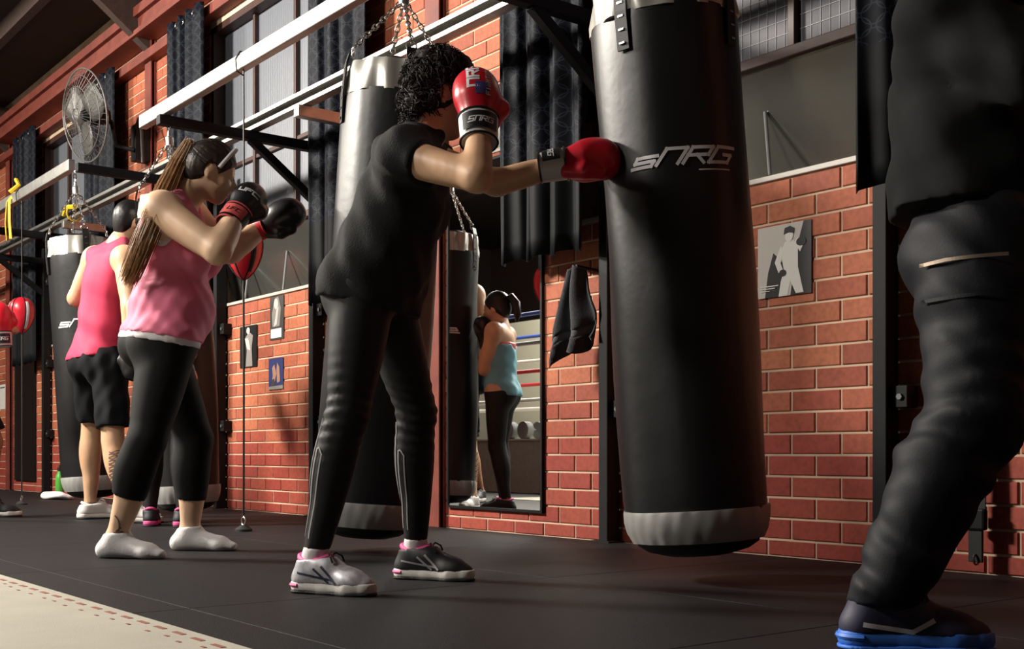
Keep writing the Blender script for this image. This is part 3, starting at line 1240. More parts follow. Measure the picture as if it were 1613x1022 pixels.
P1 = (-2.741, OUT_Y, RZ)
f1 = facing(P1)
heavy_bag('largest black heavy bag with silver foot band, struck by the red glove', P1, 0.066, 0.075, 1.93, 0.236, logo=(f1 + 0.06, 1.305, 0.047), turn=f1 - 0.60)
P2 = (-4.21, OUT_Y, RZ)
heavy_bag('black heavy bag with silver top swinging behind woman in black tee', P2, -0.076, 0.045, 2.03, 0.222, logo=False, turn=facing(P2) + 0.25, swivel=2.36)
P4 = (-6.86, OUT_Y + 0.015, RZ)
heavy_bag('black heavy bag behind woman in pink, also seen in the mirror', P4, 0.046, 0.06, 1.95, 0.205, logo=(math.pi / 2 - 0.55, 1.24, 0.05), turn=1.2)
P3 = (-8.56, OUT_Y, RZ)
heavy_bag('black heavy bag with silver top beside the man in crimson singlet', P3, 0.062, 0.09, 1.94, 0.218, logo=(facing(P3) - 0.15, 1.30, 0.05), turn=facing(P3) + 0.2)


# ================================================================== DOUBLE-END BALLS
def double_end_ball(label, x, y, zc, r=0.105, stripe='white_leather'):
    t = thing('double_end_ball', label, 'punching ball', (x, y, 0))
    g = G()
    prof = []
    for i in range(15):
        v = i / 14
        th = math.pi * v
        zz = -math.cos(th)
        rr = r * math.sin(th) ** (1.45 if zz < 0 else 0.85)
        zz = zz * (r * 1.85 if zz < 0 else r * 1.1)
        prof.append((max(rr, 0.008), zc + zz))
    g.lathe(prof, 28, c=(x, y, 0))
    b = g.build('ball', 'red_leather', t, smooth=True)
    g = G()
    for q in range(6):
        a = q * math.pi / 3
        pts = [(x + (p[0] + 0.001) * math.cos(a), y + (p[0] + 0.001) * math.sin(a), p[1]) for p in prof]
        g.tube(pts, 0.004, 5)
    g.build('seam', 'black_leather', b)
    g = G()
    for q in (0.2, 2.3, 4.4):
        pts = [(x + (p[0] + 0.002) * math.cos(q), y + (p[0] + 0.002) * math.sin(q), p[1]) for p in prof[3:11]]
        g.tube(pts, 0.012, 6, flat=0.25)
    g.build('stripe', stripe, b)
    G().tube([(x, y, zc + r * 1.08), (x + 0.004, y, (zc + RZ) / 2), (x, y, RZ + 0.04)], 0.005, 8).build('upper_cord', 'strap', t)
    G().tube([(x, y, zc - r * 1.8), (x + 0.003, y, zc / 2), (x, y, 0.075)], 0.006, 8).build('lower_cord', 'strap', t)
    hk = G()
    hk.tube([(x, y, RZ - 0.10), (x, y, RZ - 0.03), (x, y - 0.04, RZ - 0.01), (x, y - 0.045, RZ + 0.05), (x, y - 0.02, RZ + 0.095), (x, y + 0.03, RZ + 0.095)], 0.005, 6)
    hk.build('hook', 'strap', t)
    G().torus((x, y, 0.055), (0, 1, 0), 0.022, 0.005, 16, 6).build('anchor_ring', 'chrome', t)
    G().lathe([(0.045, 0.0), (0.045, 0.012), (0.02, 0.03), (0.008, 0.036)], 18, c=(x, y, 0)).build('anchor_plate', 'sole_black', t, smooth=True)


double_end_ball('red double-end ball on black cord hidden partly by woman in pink', -5.79, OUT_Y, 1.52, 0.10, 'black_leather')
double_end_ball('red double-end ball on cord near the farthest red column', -9.87, OUT_Y, 1.56, 0.10)

# ================================================================== PEOPLE
def person_prims(J, s=1.0, girth=1.0, male=False, bust=1.0, belly=0.0, shod=True):
    """list of tagged primitives for one body; J holds joints in metres"""
    L = []
    hipc = (J['hipR'] + J['hipL']) / 2
    shc = (J['shR'] + J['shL']) / 2
    sp = unit(J['hipL'] - J['hipR'])
    sc = unit(J['shL'] - J['shR'])
    upv = unit(shc - hipc)
    fp = unit(np.cross(sp, upv))
    fc = unit(np.cross(sc, upv))
    sm = unit(sp + sc)
    fm = unit(fp + fc)
    tl = np.linalg.norm(shc - hipc)
    g = girth * s
    hw = (0.165 if not male else 0.155) * g
    L.append(ell(hipc + upv * 0.035 * s, (hw, 0.112 * g, 0.115 * s), (sp, fp, upv), 0.05, 'torso'))
    for d in (-1, 1):
        L.append(ell(hipc + sp * d * 0.07 * g - fp * 0.055 * g - upv * 0.005, (0.085 * g, 0.085 * g, 0.095 * s), (sp, fp, upv), 0.05, 'torso'))
    L.append(ell(hipc + upv * tl * 0.40 + fm * belly * 0.4, ((0.128 if not male else 0.14) * g, (0.095 + belly * 0.5) * g, 0.13 * s), (sm, fm, upv), 0.07, 'torso'))
    if belly > 0:
        L.append(ell(hipc + upv * tl * 0.27 + fm * 0.03, (0.135 * g, (0.10 + belly) * g, 0.12 * s), (sm, fm, upv), 0.07, 'torso'))
    L.append(ell(hipc + upv * tl * 0.72, ((0.140 if not male else 0.165) * g, (0.105 if not male else 0.115) * g, 0.16 * s), (sc, fc, upv), 0.07, 'torso'))
    sw = np.linalg.norm(J['shL'] - J['shR'])
    L.append(rcone(J['shR'] + sc * 0.045, J['shL'] - sc * 0.045, 0.056 * s, 0.056 * s, 0.06, 'torso'))
    L.append(ell(shc - upv * 0.05 * s, (sw * 0.42, 0.085 * g, 0.075 * s), (sc, fc, upv), 0.06, 'torso'))
    if male:
        for d in (-1, 1):
            L.append(ell(hipc + upv * tl * 0.78 + fc * 0.06 * s + sc * d * 0.07 * s, (0.08 * s, 0.05 * s, 0.07 * s), (sc, fc, upv), 0.05, 'torso'))
    else:
        for d in (-1, 1):
            L.append(ell(hipc + upv * tl * 0.68 + fc * 0.085 * g * bust + sc * d * 0.068 * g, (0.062 * g, 0.065 * g * bust, 0.068 * s), (sc, fc, upv), 0.035, 'torso'))
    nb, hd = J['neck'], J['head']
    hf = unit(J['face'])
    hu = J.get('hup')
    hu = unit(hd - nb) * 0.4 + UP * 0.6 if hu is None else np.asarray(hu)
    hu = unit(hu - hf * np.dot(hu, hf))
    hs = np.cross(hu, hf)
    L.append(rcone(nb - upv * 0.03, hd - hu * 0.055 * s - hf * 0.02, (0.055 if not male else 0.064) * s, 0.050 * s, 0.035, 'neck'))
    for d, k in ((-1, 'shR'), (1, 'shL')):
        L.append(rcone(nb + (hd - nb) * 0.1, J[k] - sc * d * 0.05 + upv * 0.01, 0.042 * s, 0.040 * s, 0.05, 'trap'))
    # head
    A = (hs, hf, hu)

    def hp(x, y, z):
        return hd + (hs * x + hf * y + hu * z) * s
    L.append(ell(hp(0, -0.008, 0.028), np.array((0.074, 0.094, 0.092)) * s, A, 0.03, 'head'))
    L.append(ell(hp(0, 0.036, -0.035), np.array((0.060, 0.058, 0.078)) * s, A, 0.03, 'head'))
    L.append(ell(hp(0, 0.058, -0.098), np.array((0.026, 0.024, 0.020)) * s, A, 0.03, 'head'))
    L.append(rcone(hp(0, 0.090, 0.004), hp(0, 0.112, -0.036), 0.008 * s, 0.013 * s, 0.012, 'head'))
    L.append(rcone(hp(-0.014, 0.094, -0.040), hp(0.014, 0.094, -0.040), 0.009 * s, 0.009 * s, 0.01, 'head'))
    L.append(rcone(hp(-0.040, 0.072, 0.018), hp(0.040, 0.072, 0.018), 0.013 * s, 0.013 * s, 0.015, 'head'))
    L.append(rcone(hp(-0.016, 0.086, -0.066), hp(0.016, 0.086, -0.066), 0.009 * s, 0.009 * s, 0.012, 'head'))
    for d in (-1, 1):
        L.append(ell(hp(0.042 * d, 0.058, -0.030), np.array((0.022, 0.022, 0.022)) * s, A, 0.02, 'head'))
        L.append(ell(hp(0.030 * d, 0.094, -0.002), np.array((0.017, 0.014, 0.011)) * s, A, 0.012, 'head', sub=True))
        e = hp(0.074 * d, -0.008, -0.010)
        L.append(ell(e, np.array((0.010, 0.020, 0.032)) * s, (unit(hs + hf * d * -0.5), unit(hf + hs * d * 0.5), unit(hu - hf * 0.15)), 0.008, 'head'))
        L.append(ell(e + hs * d * 0.008 * s + hf * 0.004 * s, np.array((0.006, 0.010, 0.018)) * s, A, 0.004, 'head', sub=True))
    # arms
    for sd in ('R', 'L'):
        S_, E_, W_ = J['sh' + sd], J['el' + sd], J['wr' + sd]
        am = (1.0 if not male else 1.18) * s * J.get('arm', 1.0)
        L.append(ell(S_, (0.060 * am,) * 3, None, 0.05, 'sh' + sd))
        L.append(rcone(S_, E_, 0.054 * am, 0.039 * am, 0.03, 'ua' + sd, rm=0.050 * am))
        L.append(rcone(E_, W_, 0.040 * am, 0.027 * am, 0.025, 'fa' + sd, rm=0.041 * am))
        # hand kept as a closed fist with knuckled fingers and thumb (inside the glove where gloved)
        hdv = unit(W_ - E_)
        up_ = unit(UP - hdv * np.dot(UP, hdv)) if abs(hdv[2]) < 0.9 else unit(np.cross(sc, hdv))
        sd_ = np.cross(hdv, up_)
        L.append(rcone(W_, W_ + hdv * 0.075 * s, 0.026 * s, 0.030 * s, 0.02, 'ha' + sd, side=sd_, ws=1.25))
        for fi in range(4):
            o_ = W_ + hdv * (0.085 - 0.004 * abs(fi - 1)) * s + sd_ * (fi - 1.5) * 0.019 * s
            k1 = o_ + hdv * 0.018 * s
            k2 = k1 - up_ * 0.030 * s
            k3 = k2 - hdv * 0.026 * s
            L.append(rcone(o_, k1, 0.0095 * s, 0.0095 * s, 0.006, 'ha' + sd))
            L.append(rcone(k1, k2, 0.0095 * s, 0.009 * s, 0.004, 'ha' + sd))
            L.append(rcone(k2, k3, 0.009 * s, 0.0085 * s, 0.004, 'ha' + sd))
        th0 = W_ + hdv * 0.035 * s - sd_ * 0.03 * s
        L.append(rcone(th0, th0 + hdv * 0.035 * s - sd_ * 0.010 * s - up_ * 0.02 * s, 0.012 * s, 0.011 * s, 0.008, 'ha' + sd))
        L.append(rcone(th0 + hdv * 0.035 * s - sd_ * 0.010 * s - up_ * 0.02 * s, W_ + hdv * 0.09 * s - up_ * 0.036 * s - sd_ * 0.008, 0.011 * s, 0.009 * s, 0.004, 'ha' + sd))
    # legs
    for sd in ('R', 'L'):
        H, K, A_ = J['hip' + sd], J['kn' + sd], J['an' + sd]
        lg = g * J.get('leg', 1.0)
        L.append(rcone(H, K, 0.090 * lg, 0.056 * lg, 0.05, 'th' + sd, rm=0.079 * lg))
        toe = unit(J['toe' + sd])
        sh = unit(A_ - K)
        bk = unit(-toe + sh * np.dot(toe, sh))
        an = 0.031 * s if shod else 0.036 * s
        L.append(rcone(K, A_, 0.053 * lg, an, 0.03, 'ca' + sd, rm=0.050 * lg))
        L.append(ell(K + (A_ - K) * 0.30 + bk * 0.022 * lg, (0.046 * lg, 0.042 * lg, 0.11 * s), (np.cross(sh, bk), bk, sh), 0.05, 'ca' + sd))
        fz = np.array([A_[0], A_[1], 0.0])
        if shod:
            L.append(rcone(A_, fz + UP * 0.05 + toe * 0.01, an, 0.026 * s, 0.02, 'ft' + sd))
            L.append(rcone(fz + UP * 0.055 + toe * 0.01, fz + toe * 0.14 + UP * 0.034, 0.024 * s, 0.016 * s, 0.02, 'ft' + sd))
            continue
        ball = fz + toe * 0.135 * s + UP * 0.025 * s
        tip = fz + toe * 0.190 * s + UP * 0.017 * s
        heel = fz - toe * 0.045 * s + UP * 0.032 * s
        sdv = np.cross(UP, toe)
        L.append(rcone(A_, heel, 0.036 * s, 0.031 * s, 0.03, 'ft' + sd))
        L.append(rcone(A_ - UP * 0.02, ball, 0.035 * s, 0.023 * s, 0.03, 'ft' + sd, side=sdv, ws=1.3))
        L.append(rcone(ball, tip, 0.024 * s, 0.014 * s, 0.02, 'ft' + sd, side=sdv, ws=1.7))
        L.append(rcone(heel, ball, 0.028 * s, 0.023 * s, 0.03, 'ft' + sd, side=sdv, ws=1.25))
    J['_'] = dict(hipc=hipc, shc=shc, up=upv, sp=sp, fp=fp, sc=sc, fc=fc, hf=hf, hu=hu, hs=hs, hd=hd, tl=tl, s=s)
    return L


def pick(L, *tags):
    return [p for p in L if p.tag in tags or p.tag[:2] in tags]


def folds(seed, amp=0.004, freq=28.0, dirv=(0.3, 0.2, 1.0)):
    r = np.random.default_rng(seed)
    ks = [unit(np.array(dirv) + r.normal(0, 0.45, 3)) * freq * r.uniform(0.5, 1.5) for _ in range(5)]
    ph = r.uniform(0, 6.28, 5)
    lo = [r.normal(0, 1, 3) * 7 for _ in range(2)]

    def f(P):
        o = np.zeros(len(P))
        warp = 0.9 * np.sin(P @ lo[0]) + 0.9 * np.sin(P @ lo[1] + 1)
        for k, p in zip(ks, ph):
            w_ = np.sin(P @ k + p + warp)
            o += np.sign(w_) * np.abs(w_) ** 1.3
        return o * amp / 2.2
    return f


def skin_body(name, L, h, material, t):
    return sdf_obj(name, [E(p) for p in L], h, material, t)


def eyes(J, body):
    j = J['_']
    for d in (-1, 1):
        c = j['hd'] + (j['hs'] * 0.030 * d + j['hf'] * 0.081 - j['hu'] * 0.002) * j['s']
        g = G()
        g.lathe([(0.0005 + 0.0115 * math.sin(math.pi * i / 8), -0.0115 * math.cos(math.pi * i / 8)) for i in range(9)], 14, c=c, axis=j['hf'])
        e = g.build('eye', 'eye', body, smooth=True)
        g = G()
        g.lathe([(0.0056, 0.0100), (0.0050, 0.0112), (0.001, 0.0120)], 14, c=c, axis=j['hf'])
        g.build('iris', 'iris', e)


def lips(J, body, off=0.0):
    j = J['_']
    g = G()
    c = j['hd']
    for dz, y0 in ((-0.061, 0.093), (-0.071, 0.092)):
        pts = [c + (j['hs'] * x + j['hf'] * (y0 - 9 * x * x) + j['hu'] * (dz)) * j['s'] for x in np.linspace(-0.023, 0.023, 9)]
        g.tube(pts, [0.0015 + 0.004 * (1 - abs(x)) for x in np.linspace(-1, 1, 9)], 6)
    g.build('lips', 'lip', body, smooth=True)


# ---- boxing glove: x axis from wrist to fist, z = back of hand, y = thumb side
def glove(name, label, wrist, xd, back, main, cuffm, parent, s=1.0, thumb=1, badge=None, texts=(), rim=None):
    x = unit(xd)
    z = unit(np.asarray(back) - x * np.dot(back, x))
    y = np.cross(z, x) * thumb
    o = np.asarray(wrist, float)

    def q(a, b, c):
        return o + (x * a + y * b + z * c) * s
    ents = [E(rcone(q(0.015, 0, 0), q(0.085, 0, 0.004), 0.045 * s, 0.056 * s, 0.03, side=y, ws=1.12)),
            E(ell(q(0.125, -0.004, 0.006), np.array((0.075, 0.066, 0.058)) * s, (x, y, z), 0.03)),
            E(ell(q(0.150, -0.004, -0.022), np.array((0.055, 0.062, 0.052)) * s, (x, y, z), 0.03)),
            E(ell(q(0.085, 0.0, -0.035), np.array((0.05, 0.05, 0.035)) * s, (x, y, z), 0.02)),
            E(rcone(q(0.030, 0.040, -0.012), q(0.085, 0.066, -0.016), 0.026 * s, 0.028 * s, 0.018)),
            E(rcone(q(0.085, 0.066, -0.016), q(0.130, 0.060, -0.034), 0.027 * s, 0.022 * s, 0.010))]
    gl = sdf_obj(name, ents, 0.0045, main, parent)
    if label:
        gl['label'] = label
    cuffe = [E(rcone(q(-0.062, 0, 0), q(0.030, 0, 0), 0.044 * s, 0.049 * s, 0.004, side=y, ws=1.12), 0.003,
               [(q(-0.062, 0, 0), -x), (q(0.026, 0, 0), x)])]
    cf = sdf_obj('cuff', cuffe, 0.0045, cuffm, gl)
    for a in (-0.060, 0.026):
        g = G()
        pts = []
        for k in range(24):
            th = 2 * math.pi * k / 24
            rr = (0.0475 if a < 0 else 0.0525) * s
            pts.append(q(a, 0, 0) + y * math.cos(th) * rr * 1.12 + z * math.sin(th) * rr)
        g.tube(pts, 0.0035 * s, 6, closed=True)
        g.build('cuff_piping', rim or 'black_leather', gl, smooth=True)
    if badge:
        bm_, tx, tm = badge
        V, Fc = [], []
        nu, nv = 14, 3
        for i in range(nu + 1):
            th = math.pi / 2 + (i / nu - 0.5) * 1.9
            for j in range(nv + 1):
                a = -0.046 + 0.058 * j / nv
                rr = (0.049 + 0.0045 * (a + 0.06) / 0.09) * s + 0.0022
                V.append(q(a, 0, 0) + y * math.cos(th) * rr * 1.12 + z * math.sin(th) * rr)
        for i in range(nu):
            for j in range(nv):
                k = i * (nv + 1) + j
                Fc.append((k, k + 1, k + nv + 2, k + nv + 1))
        g = G()
        g.add(V, Fc)
        g.build('badge', bm_, gl, smooth=True)
        pls = strokes(tx, 0.0135 * s, 0.017 * s, 0.005 * s, 0.0032 * s, shear=0.3)
        decal('badge_lettering', pls, q(-0.026, 0, 0) , -y * thumb, x, -z, [E(cuffe[0][0], 0.0066, cuffe[0][2])], tm, gl)
    for (tx, cw, ch, gp, wd, cx, cy, turn, mt) in texts:
        pls = strokes(tx, cw * s, ch * s, gp * s, wd * s)
        ux, uy = -y * thumb, x
        if turn:
            ux, uy = x, y * thumb
        decal('lettering', pls, q(cx, cy, 0), ux, uy, -z, ents, mt, gl)
    return gl, ents, q, (x, y, z)


# ---- trainer shoe: origin under the ankle, toe direction, left/right sign
def shoe(name, label, A_, toe, parent, upper, sole, lining=None, lace='lace', s=1.0, accent=None, accent_m=None, low=False, tongue=None, outs='sole_black', heelm=None):
    toe = unit(np.array([toe[0], toe[1], 0.0]))
    sd = np.cross(UP, toe)
    o = np.array([A_[0], A_[1], 0.0])

    def q(a, b, c):
        return o + (toe * a + sd * b + UP * c) * s

    def slab(z0, z1, grow=0.0):
        p = []
        for a, b, ra, rb in (((-0.034, 0), (0.05, 0.0), 0.042, 0.039), ((0.05, 0.0), (0.130, 0.0), 0.039, 0.047), ((0.130, 0.0), (0.170, 0.0), 0.047, 0.036)):
            p.append(E(rcone(q(a[0], a[1], z0 * 0.5 + z1 * 0.5), q(b[0], b[1], z0 * 0.5 + z1 * 0.5), (ra + grow) * s, (rb + grow) * s, 0.01), 0.0,
                       [(q(0, 0, z0), -UP), (q(0, 0, z1), UP)]))
        return p
    so = sdf_obj_local('sole', slab(0.008, 0.036), 0.0045, sole)
    up = [E(rcone(q(-0.026, 0, 0.045), q(-0.012, 0, 0.095), 0.041 * s, 0.041 * s, 0.02), 0, []),
          E(rcone(q(-0.005, 0, 0.080), q(0.045, 0, 0.075), 0.041 * s, 0.037 * s, 0.02)),
          E(rcone(q(0.03, 0, 0.07), q(0.140, 0, 0.036), 0.040 * s, 0.033 * s, 0.03, side=sd, ws=1.08)),
          E(rcone(q(0.120, 0, 0.030), q(0.172, 0, 0.027), 0.039 * s, 0.028 * s, 0.02, side=sd, ws=1.15)),
          E(rcone(q(-0.035, 0, 0.04), q(0.13, 0, 0.03), 0.036 * s, 0.040 * s, 0.02))]
    u = sdf_obj(name, up, 0.005, upper, parent, gcuts=[(q(0, 0, 0.030), -UP), (q(-0.01, 0, 0.100 if not low else 0.088), unit(UP - toe * 0.10))])
    if label:
        u['label'] = label
    setpar(so, u)
    ou = sdf_obj_local('outsole', slab(0.0, 0.009, 0.001), 0.0045, outs)
    setpar(ou, u)
    g = G()
    pts = []
    for k in range(22):
        th = 2 * math.pi * k / 22
        pts.append(q(0.004 + 0.050 * math.cos(th), 0.037 * math.sin(th), (0.101 if not low else 0.089) + 0.008 * math.cos(2 * th)))
    g.tube(pts, 0.0085 * s, 8, closed=True)
    g.build('collar', lining or upper, u, smooth=True)
    for i in range(7):
        a = 0.052 + 0.0125 * i
        zt_ = 0.1085 - 0.0056 * i
        pts = [q(a + 0.006 * w_, 0.030 * w_, zt_ - 0.012 * w_ * w_ - 0.004) for w_ in (-1, -0.5, 0, 0.5, 1)]
        G().tube(pts, 0.0045 * s, 6).build('lace', lace, u, smooth=True)
    g = G()
    for d in (-1, 1):
        pts = [q(0.055, 0.004 * d, 0.108), q(0.062, 0.018 * d, 0.118), q(0.075, 0.030 * d, 0.108), q(0.082, 0.030 * d, 0.092)]
        g.tube(pts, 0.003 * s, 5)
    g.build('bow', lace, u)
    if accent:
        for d in (-1, 1):
            for (a0, a1) in accent:
                pl = ([(a0[0], a0[1]), ((a0[0] + a1[0]) / 2, (a0[1] + a1[1]) / 2), (a1[0], a1[1])], )
                decal('side_stripe', (list(pl), a0[2]), q(0, 0, 0), toe, UP, sd * -d, up, accent_m, u)
    if heelm:
        g = G()
        pts = [q(-0.034 + 0.0405 * -math.cos(a), 0.0405 * math.sin(a), 0.024) for a in np.linspace(-1.6, 1.6, 11)]
        g.tube(pts, 0.006 * s, 6)
        g.build('heel_patch', heelm, u, smooth=True)
    return u


def sdf_obj_local(name, ents, h, material):
    V, Q = sdf_mesh(ents, h)
    return np_obj(name, V, Q, material, None)


def lens(J):
    out = {}
    for sd in 'RL':
        for a, b in (('sh', 'el'), ('el', 'wr'), ('hip', 'kn'), ('kn', 'an')):
            out[a + b + sd] = round(float(np.linalg.norm(J[a + sd] - J[b + sd])), 3)
    out['shw'] = round(float(np.linalg.norm(J['shR'] - J['shL'])), 3)
    out['anz'] = (round(float(J['anR'][2]), 3), round(float(J['anL'][2]), 3))
    return out


def strand_hair(name, base_pts, n, spread, r, material, parent, seed, wave=0.006):
    """bundle of fine locks following a guide line"""
    rr = random.Random(seed)
    g = G()
    bp = [np.asarray(p, float) for p in base_pts]
    m = len(bp)
    for i in range(n):
        off = np.array([rr.gauss(0, 1), rr.gauss(0, 1), rr.gauss(0, 1)])
        pts, rad = [], []
        ph = rr.uniform(0, 6)
        for k in range(m):
            u = k / (m - 1)
            sp = spread[k] if hasattr(spread, '__len__') else spread
            pts.append(bp[k] + off * sp * 0.6 + np.array([math.sin(ph + 5 * u), math.cos(ph * 1.7 + 4 * u), 0]) * wave * u)
            rad.append(r * (1 - 0.75 * u) + 0.0004)
        g.tube(pts, rad, 4)
    return g.build(name, material, parent, smooth=True)


def shell(hd, hs, hf, hu, s, grow=0.0):
    A = (hs, hf, hu)
    return [ell(hd + (hf * -0.010 + hu * 0.030) * s, np.array((0.079 + grow, 0.097 + grow, 0.095 + grow)) * s, A, 0.02)]


# ---------------------------------------------------------------- woman in the black tee (throwing the jab)
def woman_black():
    J = dict(hipR=D(573, 462, 3.51), hipL=D(603, 464, 3.69), shR=D(634, 246, 3.44), shL=D(668, 248, 3.77),
             elR=D(752, 280, 3.28), wrR=D(754, 204, 3.40), elL=D(782, 288, 3.76), wrL=D(884, 259, 3.735),
             neck=D(664, 214, 3.60), head=D(693, 152, 3.60), face=dirc(0.93, 0.34, -0.16),
             knR=D(548, 652, 3.47), knL=D(657, 650, 3.78), anR=D(496, 872, 3.49), anL=D(655, 860, 3.88),
             toeR=dirc(0.90, -0.43), toeL=dirc(0.93, -0.36), arm=1.0)
    J['anR'][2] = 0.105
    J['anL'][2] = 0.105
    print('W1', lens(J))
    base = (J['anR'] + J['anL']) / 2
    t = thing('person', 'person in black tee and long black leggings punching with a red glove', 'person', (base[0], base[1], 0))
    L = person_prims(J, 1.0, 0.98, bust=0.9)
    j = J['_']
    body = skin_body('body', L, 0.0105, 'skin', t)
    eyes(J, body)
    lips(J, body)
    # tee
    ents = [E(p, 0.014) for p in pick(L, 'torso')]
    for sd in 'RL':
        S_, E_ = J['sh' + sd], J['el' + sd]
        ax = unit(E_ - S_)
        ents += [E(p, 0.013) for p in pick(L, 'sh' + sd)]
        ents.append(E(rcone(S_, S_ + (E_ - S_) * 0.6, 0.058, 0.062, 0.03), 0.008, [(S_ + (E_ - S_) * 0.30, ax)]))
    ents += [E(p, 0.008, [(J['neck'] + j['up'] * 0.012, unit(j['up'] * 0.9 - j['hf'] * 0.2))]) for p in pick(L, 'trap')]
    # loose skirt of the tee over the hips
    hb = j['hipc']
    ents.append(E(rcone(hb + j['up'] * 0.22, hb - UP * 0.03 - j['fp'] * 0.012, 0.128, 0.152, 0.06, side=j['sp'], ws=1.22), 0.0))
    hem = (hb - UP * 0.045, -UP - j['fp'] * 0.22)
    sdf_obj('tee_shirt', ents, 0.009, 'tee', t, noise=folds(3, 0.0065, 62, (0.75, 0.3, 0.8)), gcuts=[hem, (J['neck'] + j['up'] * 0.035, unit(j['up'] - j['hf'] * 0.1))])
    g = G()
    # leggings
    ents = [E(p, 0.005) for p in pick(L, 'torso', 'th', 'ca')]
    wa = hb + j['up'] * 0.11
    ents = []
    for p in pick(L, 'torso'):
        ents.append(E(p, 0.005, [(wa, j['up'])]))
    for sd in 'RL':
        for p in pick(L, 'th' + sd):
            ents.append(E(p, 0.005))
        for p in pick(L, 'ca' + sd):
            ents.append(E(p, 0.004, [(J['an' + sd] + UP * 0.022, -UP)]))

    def knee_folds(P):
        o = np.zeros(len(P))
        for sd in 'RL':
            d = np.linalg.norm(P - J['kn' + sd], axis=1)
            o += np.exp(-(d / 0.13) ** 2) * 0.004 * np.sin(P[:, 2] * 170 + 25 * (P @ RGT) + 3 * np.sin(P @ FWD * 30))
        return o
    lg = sdf_obj('leggings', ents, 0.009, 'legging', t, noise=knee_folds)
    # reflective piping on the rear calf
    for sd, kk in (('R', 1), ('L', 1)):
        K, A_ = J['kn' + sd], J['an' + sd]
        sh = unit(A_ - K)
        bk = unit(-J['toe' + sd] + sh * np.dot(J['toe' + sd], sh))
        outw = unit(np.cross(sh, bk))
        if np.dot(outw, -FWD) < 0:
            outw = -outw
        loop = []
        for x in np.linspace(0.07, 0.38, 12):
            loop.append((-0.022 + 0.006 * math.sin(x * 9), -x))
        loop2 = [(0.006, -0.38)] + [(0.006 + 0.004 * math.sin(x * 9), -x) for x in np.linspace(0.36, 0.13, 10)]
        loop2 += [(0.0, -0.118), (-0.007, -0.113), (-0.014, -0.118)] + [(-0.018 + 0.004 * math.sin(x * 9), -x) for x in np.linspace(0.13, 0.38, 10)]
        dr = -unit(outw * 0.92 + bk * 0.35)
        ux = unit(np.cross(dr, sh)) * 1
        if np.dot(ux, RGT) < 0:
            ux = -ux
        decal('piping', ([[(-0.034, -0.03)] + [(a - 0.014, b) for a, b in loop], loop2], 0.0045), K, ux, -sh, dr, ents, 'reflect', lg, off=0.002, push=0.1)
    g = G()
    pts = []
    decal('waist_trim', ([[(-0.06, 0.0), (0.0, -0.012), (0.07, -0.02)]], 0.012), hb + UP * -0.03, RGT, UP, FWD, [E(p, 0.008) for p in pick(L, 'torso', 'th')], 'purple', lg)
    # hair: short, dark, curly
    r = np.random.default_rng(5)
    hd, hs, hf, hu = j['hd'], j['hs'], j['hf'], j['hu']
    he = [E(p, 0.014, [(hd + hf * 0.075, hf)]) for p in shell(hd, hs, hf, hu, 1.0)]
    he.append(E(ell(hd + hu * 0.085 - hf * 0.015, (0.078, 0.098, 0.050), (hs, hf, hu), 0.03)))
    he.append(E(ell(hd - hf * 0.070 - hu * 0.025, (0.064, 0.045, 0.070), (hs, hf, hu), 0.03)))
    he.append(E(ell(hd - hf * 0.062 - hu * 0.090, (0.045, 0.030, 0.035), (hs, hf, hu), 0.02)))
    he.append(E(ell(hd + hf * 0.050 + hu * 0.090, (0.060, 0.040, 0.035), (hs, hf, hu), 0.03)))
    for d in (-1, 1):
        he.append(E(ell(hd + hs * d * 0.078 + hf * 0.0 - hu * 0.005, (0.02, 0.03, 0.022), (hs, hf, hu), 0.02, sub=True)))
    K1 = [r.normal(0, 1, 3) * 95 for _ in range(7)]
    ph = r.uniform(0, 6, 7)

    def curls(P):
        o = np.zeros(len(P))
        for k, p in zip(K1, ph):
            o += np.sin(P @ k + p)
        return o * 0.0013
    hair = sdf_obj('hair', he, 0.0055, 'hair_dark', t, noise=curls, gcuts=[(hd + hf * 0.035 - hu * 0.02, unit(hf - hu * 0.95))], relax=0)
    g = G()
    for i in range(2000):
        d = unit(r.normal(0, 1, 3))
        if np.dot(d, hu) < (-0.95 if np.dot(d, hf) < -0.15 else -0.2) or np.dot(d, hf) > 0.75:
            continue
        if np.dot(d, hf) > 0.0 and np.dot(d, hu) < 0.1:
            continue
        p0 = hd + hu * 0.034 - hf * 0.010 + (hs * np.dot(d, hs) * 0.093 + hf * np.dot(d, hf) * 0.112 + hu * np.dot(d, hu) * 0.113)
        tng = unit(np.cross(d, r.normal(0, 1, 3)))
        wl = r.uniform(0.004, 0.018)
        pts = []
        for k in range(6):
            a = k / 5
            pts.append(p0 + d * (wl * math.sin(math.pi * a) - 0.004) + tng * 0.038 * a + np.cross(d, tng) * 0.010 * math.sin(5 * a) - UP * 0.010 * a)
        g.tube(pts, [0.0016, 0.0017, 0.0017, 0.0015, 0.0012, 0.0006], 3)
